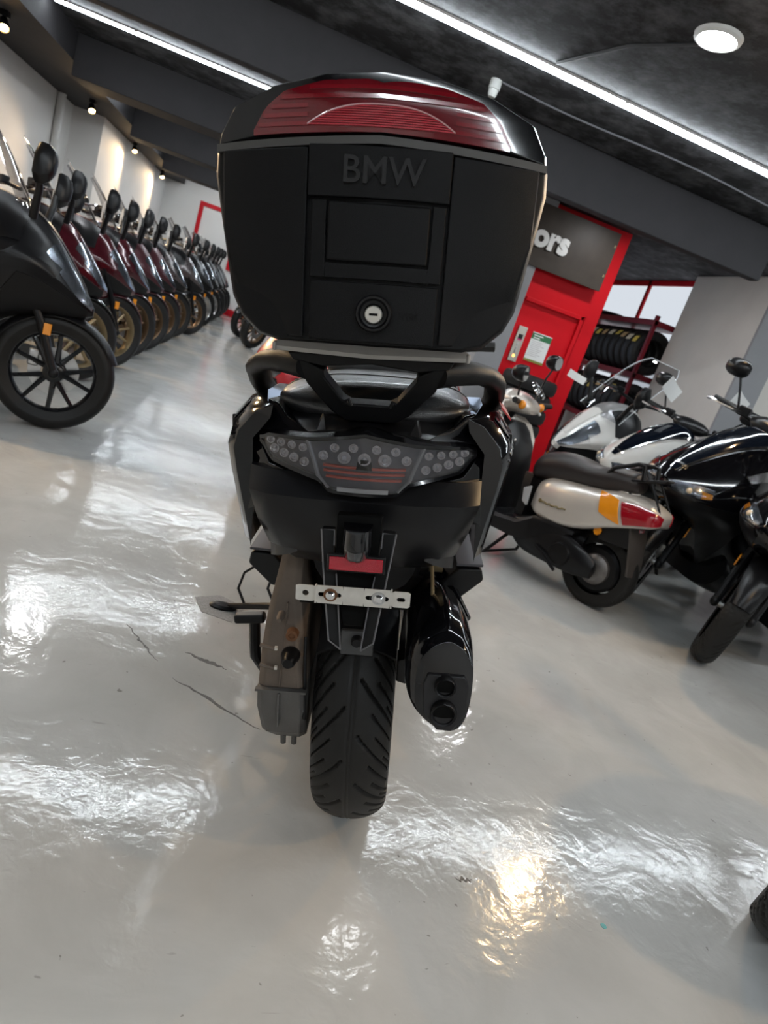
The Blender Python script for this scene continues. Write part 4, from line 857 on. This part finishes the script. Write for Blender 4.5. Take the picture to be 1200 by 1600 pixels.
def make_pcx(paint, hood, st, rimmat=black_rim):
    """rounded city scooter with bare handlebar, origin at the front wheel contact"""
    t = empty('parked_scooter', Matrix.Identity(4))
    front_end(t, .265, .105, rimmat, st, satin_black, tread=True, fork_top=(-.20, .62))
    FS = Surf([secp(.225, .700, .650, .035), secp(.19, .755, .615, .105), secp(.10, .835, .575, .185), secp(-.03, .925, .54, .235), secp(-.16, .995, .49, .255), secp(-.30, 1.045, .36, .25), secp(-.44, 1.0, .24, .235)])
    FS.mesh(30, 44).build('front_fairing', paint, t, smooth=60)
    # hood panel with chrome strips
    FS.patch([(.14, -.035), (.86, -.105), (.86, .105), (.14, .035)], 16, 10, .005, .012).build('hood_panel', hood, t, smooth=50)
    for c in ([(.14, .036), (.86, .104), (.86, .114), (.14, .046)],):
        for cc in (c, mir(c)): FS.patch(cc, 20, 2, .008, .012).build('chrome_strip', chrome, t, smooth=50)
    FS.patch([(.205, -.07), (.225, -.07), (.225, .07), (.205, .07)], 2, 10, .007, .01).build('chrome_strip', chrome, t, smooth=50)
    for c in ([(.05, .15), (.36, .205), (.34, .245), (.06, .285)],):
        for cc in (c, mir(c)):
            FS.patch(cc, 12, 6, .002, .010).build('headlamp', reflector_dark, t, smooth=50)
            q_ = FS.pt(.20, .225 if cc is c else -.225)+FS.nrm(.20, .225 if cc is c else -.225)*.003; MB().ball(q_, (.014, .014, .014), 10, 6).build('headlamp_bulb', mat('bulb_glass', (.8, .62, .4), .15, coat=1.), t)
            FS.patch(cc, 12, 6, .008, .003).build('headlamp_lens', clear, t, smooth=50)
    for c in ([(.28, .215), (.34, .222), (.34, .242), (.28, .252)],):
        for cc in (c, mir(c)): FS.patch(cc, 3, 3, .005, .006).build('turn_signal', amber, t, smooth=50)
    for c in ([(.04, .30), (.62, .27), (.92, .46), (.08, .44)],):
        for cc in (c, mir(c)): FS.patch(cc, 12, 6, .003, .012).build('lower_fairing', satin_black, t, smooth=50)
    for c in ([(.55, .165), (.80, .15), (.80, .175), (.58, .185)],):
        for cc in (c, mir(c)): FS.patch(cc, 8, 2, .004, .006).build('position_lamp', reflector_chrome, t, smooth=50)
    bars(t, -.36, 1.055, st*.8, .34)
    M_ = Matrix.Translation((0, -.36, 1.055)) @ Matrix.Rotation(st*.8, 4, 'Z')
    Surf([sec(.07, .01, -.03, .05), sec(.04, .035, -.04, .11), sec(-.04, .05, -.04, .12), sec(-.09, .02, -.03, .07)]).mesh(8, 20).xf(M_).build('meter_cowl', satin_black, t, smooth=60)
    for s_ in (-1, 1):
        p = M_ @ Vector((s_*.20, -.01, .02)); h = M_ @ Vector((s_*.30, -.02, .20)); sg_ = 1
        mirror(t, 1, tuple(p), tuple(h), (.068, .046), satin_black, False, (-.1*s_-.45*math.sin(st), -.95, .05))
    Surf([sec(-.36, .46, .20, .22), sec(-.55, .34, .16, .24), sec(-.85, .34, .16, .24), sec(-1.0, .44, .2, .22)]).mesh(10, 24).build('floorboard', satin_black, t, smooth=60)
    Surf([sec(-.36, .62, .28, .08), sec(-.55, .54, .28, .09), sec(-.8, .56, .28, .10)]).mesh(8, 20).build('centre_tunnel', satin_black, t, smooth=60)
    TS = Surf([sec(-.66, .60, .38, .15), sec(-.9, .64, .36, .215), sec(-1.2, .68, .42, .22), sec(-1.5, .76, .54, .18), sec(-1.7, .80, .66, .11), sec(-1.80, .80, .72, .04)])
    TS.mesh(18, 30).build('tail_body', paint, t, smooth=60)
    for c in ([(.80, .10), (.97, .05), (.97, .42), (.80, .36)],):
        for cc in (c, mir(c)): TS.patch(cc, 6, 5, .003, .008).build('tail_lamp', red_lens, t, smooth=50)
    Surf([sec(-.64, .66, .58, .06), sec(-.76, .73, .58, .13), sec(-1.0, .75, .58, .155), sec(-1.2, .77, .60, .155), sec(-1.45, .83, .66, .14), sec(-1.68, .82, .72, .07)]).mesh(22, 28).build('seat', seat_m, t, smooth=60)
    rear_end(t, .255, .13, -1.31, rimmat)
    return t

# left row
LEFT = [(-.89, 3.49), (-1.10, 4.76), (-1.06, 5.52), (-1.06, 6.22), (-1.04, 6.90), (-1.02, 7.62), (-1.0, 8.5), (-.88, 9.4), (-.88, 10.9), (-.87, 12.1), (-.86, 13.1), (-.85, 13.9), (-.85, 14.7)]
STY = [(satin_black, black_rim, satin_black, 'matte black'), (maroon, gold_rim, gloss_black, 'dark maroon'), (maroon, gold_rim, maroon, 'dark maroon'), (maroon, bronze, maroon, 'dark maroon'), (maroon_m, bronze, maroon_m, 'satin maroon'), (maroon_m, bronze, maroon_m, 'satin maroon'),
       (grey_brown, bronze, slate, 'grey brown'), (grey_brown, bronze, slate, 'grey brown'), (slate, steel, slate, 'slate grey'), (dark_grey, steel, dark_grey, 'dark grey'), (slate, black_rim, slate, 'slate grey'), (dark_grey, black_rim, dark_grey, 'dark grey'), (dark_grey, black_rim, dark_grey, 'dark grey')]
P0 = make_maxi(satin_black, black_rim, rad(6), satin_black)
P1 = make_maxi(maroon, gold_rim, rad(34), gloss_black)
for i, ((x, y), (pt_, rm, fn, nm)) in enumerate(zip(LEFT, STY)):
    o = P0 if i == 0 else (P1 if i == 1 else copy_tree(P1, None, {'front_fairing': pt_, 'tail_body': pt_, 'nose_panel': pt_, 'fairing_accent': pt_, 'front_rim': rm, 'rear_rim': rm, 'front_fender': fn}))
    o.matrix_world = pose((x, y, 0), 14+random.uniform(-2, 2) if i else 8, 7+random.uniform(-1, 1))
    tag(o, '%s scooter in the left row, %s from the camera%s' % (nm, ords[i], ' and nearest' if i == 0 else ''), 'scooter', 'scooters in the left row')
# right row and others, all facing left
Q = make_pcx(gloss_black, navy_black, rad(24))
Q.matrix_world = pose((2.34, 3.10, 0), 200, 9, 1.10); tag(Q, 'black scooter with chrome strips, right behind the silver scooter tail', 'scooter', 'scooters in the right row')
q2 = copy_tree(Q); q2.matrix_world = pose((2.47, 2.50, 0), 202, 9, 1.08); tag(q2, 'black scooter cut by the right edge, its front tyre pointing at the camera', 'scooter', 'scooters in the right row')
q3 = copy_tree(Q, None, {'front_fairing': white_paint, 'tail_body': white_paint}); q3.matrix_world = pose((2.42, 3.78, 0), 200, 8, .98); tag(q3, 'white scooter with black hood panel behind the silver scooter seat', 'scooter', 'scooters in the right row')
q4 = copy_tree(Q); q4.matrix_world = pose((1.55, .985, 0), 186, 9, 1.0); tag(q4, 'black scooter of which only the front tyre shows at the lower right edge', 'scooter', 'scooters in the right row')
W1 = copy_tree(P1, None, {'front_fairing': white_paint, 'tail_body': white_paint, 'front_rim': black_rim, 'rear_rim': black_rim, 'front_fender': satin_black, 'nose_panel': white_paint, 'fairing_accent': white_paint})
for ch in list(W1.children):
    if ch.name.split('.')[0] == 'windscreen': bpy.data.objects.remove(ch)
rows = []; edge = []
for k in range(13):
    v = k/12; w = .23*(1-.10*v)*(1-max(0, v-.75)**2*5); y, z = lerp(-.10, -.50, v), lerp(.93, 1.42, v)+.035*math.sin(v*3)
    f_ = [(x*w, y-.9*(x*w)**2, z) for x in [(-1+j/7) for j in range(15)]]; rows.append(f_+[(a, b_-.004, c_+.001) for a, b_, c_ in f_[::-1]]); edge.append((f_[0], f_[-1], f_))
MB().rings(rows).build('windscreen', screen_m, W1, smooth=60)
MB().tube([e[0] for e in edge]+edge[-1][2][1:-1]+[e[1] for e in edge[::-1]], .0035, 6).build('windscreen_edge', mat('pale_screen_edge', (.55, .58, .60), .25, coat=.5), W1)
W1.matrix_world = pose((2.35, 4.5, 0), 196, 8, .98); tag(W1, 'white scooter with tall clear windscreen in front of the red wall', 'scooter', 'scooters in the right row')
for k, (x, y, hd) in enumerate(((-.02, 10.2, 200), (-.22, 11.35, 200))):
    o = copy_tree(P1, None, {'front_fairing': dark_grey, 'tail_body': dark_grey, 'nose_panel': dark_grey, 'fairing_accent': dark_grey, 'front_rim': bronze, 'rear_rim': bronze, 'front_fender': gloss_black}); o.matrix_world = pose((x, y, 0), hd, 8)
    tag(o, ('dark scooter with bronze wheels, nearer of two across the aisle', 'dark scooter with bronze wheels, farther of two across the aisle')[k], 'scooter', 'scooters across the aisle')
R1 = copy_tree(Q, None, {'front_fairing': red_paint, 'tail_body': red_paint, 'front_rim': gold_rim}); R1.matrix_world = pose((.20, 3.3, 0), 256, 4, .95); tag(R1, 'red scooter mostly hidden beyond the seat of the middle scooter', 'scooter')

# ------------------------------------------------------------------ small silver scooter on the right
S = empty('small_scooter', pose((1.99, 2.86, 0), 124, 0)); tag(S, 'small pearl silver scooter with red and amber tail lamp and rear carrier', 'scooter')
tread_tyre(.205, .095, 260, 34, .005, .08).xf(Matrix.Translation((0, 0, .205))).build('rear_tyre', rubber, S, smooth=50)
MB().lathe([(-.055, .06), (-.05, .11), (-.035, .125), (.035, .125), (.05, .11), (.055, .06)], (0, 0, .205), 'x', 32).build('rear_rim', dark_metal, S)
MB().lathe([(-.085, .02), (-.083, .06), (-.070, .078), (-.055, .082), (-.04, .082)], (0, .0, .205), 'x', 28).build('drum_hub', mat('dull_hub_metal', (.16, .15, .145), .4, metal=.7, var=.4, vscale=40, bump=.4, bscale=80), S)
Surf([[(-.14, -.02, .20), (-.12, -.02, .25), (-.09, -.02, .20), (-.12, -.02, .16)], [(-.165, .08, .21), (-.14, .08, .30), (-.08, .08, .21), (-.14, .08, .14)], [(-.17, .24, .22), (-.14, .24, .33), (-.07, .24, .22), (-.14, .24, .13)], [(-.165, .40, .22), (-.13, .40, .32), (-.06, .40, .22), (-.13, .40, .13)], [(-.15, .50, .23), (-.12, .50, .28), (-.08, .50, .23), (-.12, .50, .18)]], mirror=False).mesh(14, 20).build('belt_case', satin_black, S, smooth=60)
MB().lathe([(-.180, .02), (-.178, .055), (-.165, .062), (-.15, .062)], (0, .16, .215), 'x', 26).build('belt_case_cover', dark_metal, S)
MB().tube([(-.185, .30, .20), (-.19, .22, .17), (-.19, .14, .13)], .009, 8).build('kick_lever', dark_metal, S)
Surf([sec(.10, .36, .22, .08), sec(.3, .36, .16, .10), sec(.5, .32, .16, .09)]).mesh(6, 18).build('engine', dark_metal, S, smooth=60)
def secb(y, zt, zb, w):
    h = zt-zb
    return [(0, y, zt), (w*.55, y, zt-.02*h), (w*.88, y, zt-.16*h), (w, y, zt-.45*h), (w*1.0, y, zb+.25*h), (w*.93, y, zb+.02*h), (w*.5, y, zb), (0, y, zb)]
BS = Surf([secb(-.215, .585, .545, .05), secb(-.19, .61, .525, .105), secb(-.10, .635, .485, .130), secb(.02, .63, .43, .148), secb(.14, .60, .37, .155), secb(.28, .58, .335, .155), secb(.39, .56, .335, .140), secb(.455, .52, .36, .105)])
BS.mesh(32, 44).build('rear_body', silver_paint, S, smooth=45)
for c, m_, nm in (([(.05, .14), (.385, .165), (.325, .325), (.04, .325)], red_lens, 'tail_lamp'), ([(.40, .16), (.535, .10), (.48, .24), (.345, .325)], amber, 'turn_signal')):
    for cc in (c, mir(c)): BS.patch(cc, 10, 6, .005, .012).build(nm, m_, S, smooth=50)
BS.patch([(.01, -.05), (.01, .05), (.03, .30), (.03, -.30)], 4, 4, .003, .006)
for cc in ([(.03, .345), (.34, .335), (.34, .352), (.03, .362)],):
    for c_ in (cc, mir(cc)): BS.patch(c_, 8, 2, .004, .008).build('tail_lower_trim', silver_paint, S, smooth=50)
Surf([sec(.545, .585, .52, .055), sec(.52, .645, .50, .10), sec(.42, .695, .53, .128), sec(.30, .705, .56, .130), sec(.20, .70, .58, .125), sec(.08, .735, .60, .115), sec(-.01, .735, .63, .09), sec(-.04, .70, .65, .05)]).mesh(30, 30).build('seat', seat_brown, S, smooth=60)
# carrier and grab loop
MB().prism([(-.10, .30, .585), (-.105, .12, .645), (-.085, -.06, .712), (-.05, -.15, .748), (.05, -.15, .748), (.085, -.06, .712), (.105, .12, .645), (.10, .30, .585)], (0, 0, .014)).build('rear_carrier', satin_black, S, smooth=0, bevel=.005)
MB().tube([(-.10, .14, .655), (-.10, .10, .725), (-.095, -.005, .785), (-.09, -.035, .785), (-.09, -.055, .72)], .011, 8).build('grab_loop', dark_metal, S)
MB().tube([(.10, .14, .655), (.10, .10, .725), (.095, -.005, .785), (.09, -.035, .785), (.09, -.055, .72)], .011, 8).build('grab_loop', dark_metal, S)
MB().tube([(-.095, -.005, .785), (.095, -.005, .785)], .011, 8).build('grab_loop_bar', dark_metal, S)
for s_ in (-1, 1):
    MB().tube([(s_*.06, -.02, .71), (s_*.06, .0, .64), (s_*.06, -.02, .625)], .007, 7).build('carrier_stay', dark_metal, S)
    MB().tube([(s_*.06, -.09, .72), (s_*.07, -.19, .60)], .006, 7).build('carrier_stay', dark_metal, S)
MB().ball((0, .06, .632), (.085, .10, .035), 18, 8).build('rear_dome', silver_paint, S)
# rear mudguard flap
MB().rings([[(-w, y, z), (-w*.5, y-.012, z), (w*.5, y-.012, z), (w, y, z), (w, y+.012, z), (-w, y+.012, z)] for (w, y, z) in ((.105, -.10, .50), (.10, -.13, .42), (.085, -.165, .30), (.075, -.175, .25))]).build('mud_flap', mat('brown_black_plastic', (.050, .042, .037), .5), S, smooth=30)
MB().prism([(-.10, -.10, .50), (-.10, .06, .42), (-.10, .03, .36), (-.09, -.13, .38)], (.2, 0, 0)).build('rear_mudguard', satin_black, S, smooth=0, bevel=.006)
for s_ in (-1, 1): MB().lathe([(-.006, .001), (-.006, .018), (0, .021), (.004, .021)], (0, 0, 0), 'x', 18).xf(Matrix.Translation((s_*.112, .045, .405)) @ Matrix.Diagonal((-s_, 1, 1.25, 1))).build('side_reflector', amber, S)
MB().box((0, -.118, .475), (.07, .012, .018)).build('rear_reflector', red_lens, S, smooth=0, bevel=.003)
# floorboard, under cover, leg shield
MB().rings([[(-w, y, z0), (w, y, z0), (w*1.02, y, z1-.02), (w*.96, y, z1), (-w*.96, y, z1), (-w*1.02, y, z1-.02)] for (y, w, z0, z1) in ((.14, .150, .335, .350), (.30, .165, .25, .345), (.38, .172, .20, .335), (.46, .178, .175, .275), (.60, .178, .17, .255), (.72, .165, .19, .27))]).build('floorboard', satin_black, S, smooth=30, bevel=.008)
for k in range(3): MB().box((-.12, .50+.02*k, .266), (.07, .006, .005)).build('floor_rib', satin_black, S, smooth=0)
MB().rings([[(-w, y+.02, z), (-w*.8, y+.002, z), (0, y-.005, z), (w*.8, y+.002, z), (w, y+.02, z), (w*.9, y+.06, z), (0, y+.10, z), (-w*.9, y+.06, z)] for (y, w, z) in ((.655, .165, .25), (.665, .175, .35), (.69, .185, .50), (.725, .19, .62), (.775, .175, .70), (.80, .13, .74))]).build('leg_shield', satin_black, S, smooth=50)
MB().rings([[(-w, y, z), (-w*.7, y+.055, z), (0, y+.095, z), (w*.7, y+.055, z), (w, y, z), (w*.7, y+.045, z), (0, y+.08, z), (-w*.7, y+.045, z)] for (y, w, z) in ((.70, .14, .28), (.715, .185, .40), (.735, .20, .55), (.76, .205, .66), (.80, .18, .735), (.83, .12, .77))]).build('front_shield', silver_paint, S, smooth=50)
MB().ball((-.05, .735, .645), (.012, .012, .012), 10, 6).build('bag_hook', steel, S)
MB().rings([[(-w, y, z), (w, y, z), (w, y+.05, z), (-w, y+.05, z)] for (y, w, z) in ((.48, .11, .28), (.475, .12, .36), (.50, .11, .46), (.515, .09, .52))]).build('seat_front_cover', satin_black, S, smooth=40)
MB().prism([(-.155, .455, .36), (-.13, .50, .37), (-.13, .52, .44), (-.15, .47, .47)], (.02, .0, 0)).build('side_cover', mat('pale_grey_plastic', (.42, .44, .46), .4), S, smooth=0, bevel=.004)
# handlebar cowl, gauge, indicators, levers, mirrors
HB = Matrix.Translation((0, .80, .86)) @ Matrix.Rotation(rad(12), 4, 'Z')
Surf([sec(.12, .02, -.06, .04), sec(.09, .05, -.08, .12), sec(.02, .05, -.07, .17), sec(-.05, .02, -.06, .155), sec(-.08, -.01, -.05, .08)]).mesh(10, 26).xf(HB).build('handlebar_cowl', silver_paint, S, smooth=60)
MB().lathe([(-.035, .060), (-.045, .056), (-.046, .050), (-.030, .048), (-.028, .001)], (0, 0, 0), 'y', 28).xf(HB @ Matrix.Translation((.01, -.03, .055)) @ Matrix.Rotation(rad(-50), 4, 'X')).build('gauge_ring', chrome, S)
MB().lathe([(-.036, .001), (-.034, .047)], (0, 0, 0), 'y', 24).xf(HB @ Matrix.Translation((.01, -.03, .055)) @ Matrix.Rotation(rad(-50), 4, 'X')).build('gauge_face', mat('gauge_grey', (.20, .21, .23), .15, coat=1.), S)
for s_ in (-1, 1):
    MB().tube([(s_*.16, -.03, .0), (s_*.30, -.06, .01)], .016, 10).xf(HB).build('grip', rubber, S)
    MB().tube([(s_*.15, .02, -.01), (s_*.22, .03, -.02), (s_*.29, -.0, -.04), (s_*.30, -.02, -.06)], [.008, .007, .007, .009], 7).xf(HB).build('brake_lever', white_plastic, S)
    MB().ball((s_*.155, -.055, -.01), (.026, .022, .026), 14, 8).xf(HB).build('turn_signal', amber, S)
for s_, hd in ((-1, (.20, -.02, .15)), (1, (.24, -.02, .26))):
    p = HB @ Vector((s_*.15, -.01, .03)); h = HB @ Vector((s_*hd[0], hd[1], hd[2]))
    mirror(S, 1, tuple(p), tuple(h), (.050, .045), satin_black, False, (-.1*s_+.15, -.95, .05))
tyre_mb(.205, .09, 36).xf(Matrix.Translation((0, 1.12, .205))).build('front_tyre', rubber, S)
MB().lathe([(-.04, .02), (-.045, .10), (-.035, .125), (.035, .125), (.045, .10), (.04, .02)], (0, 1.12, .205), 'x', 24).build('front_rim', dark_metal, S)
fender_mb(.205, .13, 15, 165, 1.12, .205).build('front_fender', silver_paint, S, smooth=60)
for s_ in (-1, 1): MB().tube([(s_*.06, 1.12, .205), (s_*.06, .95, .60)], .015, 8).build('fork_leg', dark_metal, S)
MB().tube([(0, .95, .58), (0, .82, .84)], .022, 10).build('steering_stem', dark_metal, S)
for s_ in (-1, 1): MB().tube([(s_*.10, .50, .19), (s_*.17, .58, .02), (s_*.20, .60, .012)], .010, 8).build('stand_leg', dark_metal, S)
MB().tube([(-.17, .58, .02), (.17, .58, .02)], .008, 8).build('stand_bar', dark_metal, S)
# script badge on the body side (too small to read in the photograph)
bdg = MB()
pts_ = [BS.pt(.66+.018*k, .745+.004*math.sin(k*2.4))+BS.nrm(.66+.018*k, .745)*.003 for k in range(12)]
bdg.tube(pts_, .0048, 6); bdg.tube([BS.pt(.855+.012*math.cos(a), .745+.008*math.sin(a))+BS.nrm(.85, .745)*.003 for a in [k*.7 for k in range(10)]], .0045, 6)
bdg.build('script_badge', mat('dull_gold_badge', (.16, .12, .05), .4, metal=.4), S)
# sticker on the front shield
MB().box((-.215, .80, .70), (.004, .05, .07)).build('price_sticker', mat('white_yellow_sticker', (.80, .70, .30), .6, var=.5, vscale=14), S, smooth=0)

# price cards on handlebars
def card(x, y, z, rz, tilt, label, w=.15, h=.10):
    o = MB().rings([[(-w/2+w*k/6, .012*math.sin(k/6*3.1), -h/2), (-w/2+w*k/6, .012*math.sin(k/6*3.1), h/2), (-w/2+w*k/6, .012*math.sin(k/6*3.1)+.0015, h/2), (-w/2+w*k/6, .012*math.sin(k/6*3.1)+.0015, -h/2)] for k in range(7)]).build('price_card', paper)
    o.matrix_world = Matrix.Translation((x, y, z)) @ Matrix.Rotation(rad(rz), 4, 'Z') @ Matrix.Rotation(rad(tilt), 4, 'Y'); tag(o, label, 'card', 'price cards on the scooters')
card(2.66, 3.9, 1.21, 10, 30, 'white price card beside the mirror of the white scooter with black hood')
card(2.14, 4.2, 1.09, 10, 10, 'white price card near the tall windscreen in front of the red wall', .16, .05)
card(3.10, 3.8, 1.27, 10, 25, 'white price card behind the black scooter mirror at the right edge')
# floor scuffs
def scuff(p0, p1, w, label):
    a, b_ = Vector(p0), Vector(p1); d = (b_-a).normalized(); nrm = Vector((-d.y, d.x, 0)); n = 16; L_ = []; R_ = []
    for k in range(n+1):
        q = a.lerp(b_, k/n)+nrm*random.uniform(-.004, .004); ww = w*random.uniform(.4, 1.)*math.sin(math.pi*min(.98, max(.02, k/n)))
        L_.append(q+nrm*ww); R_.append(q-nrm*ww)
    V = L_+R_; V2 = [v+Vector((0, 0, .0006)) for v in V]; m_ = n+1; F = []
    for k in range(n): F += [(k, k+1, m_+k+1, m_+k), (2*m_+k, 3*m_+k, 3*m_+k+1, 2*m_+k+1), (k, 2*m_+k, 2*m_+k+1, k+1), (m_+k, m_+k+1, 3*m_+k+1, 3*m_+k)]
    o = MB().add(V+V2, F).build('scuff_mark', mat('black_rubber_scuff', (.10, .095, .09), .5, var=.7, vscale=60), None, smooth=0); tag(o, label, 'mark', 'scuff marks on the floor')
scuff((.04, 1.68, 0), (.16, 1.63, 0), .010, 'short dark scuff mark left of the middle scooter, nearer its side stand')
scuff((.02, 1.545, 0), (.26, 1.39, 0), .006, 'long dark scuff line left of the rear tyre')
scuff((-.14, 1.77, 0), (-.03, 1.61, 0), .004, 'faint thin scuff line at the left, farthest from the tyre')
scuff((.69, 1.00, 0), (.73, 1.00, 0), .006, 'small dark smudge right of the rear tyre')
sp = MB().lathe([(0, .007), (.0005, .007), (.0006, .003)], (1.02, .92, 0), 'z', 10).build('paint_spot', mat('teal_paint', (.05, .30, .32), .4)); tag(sp, 'tiny teal paint spot on the floor at lower right', 'spot')
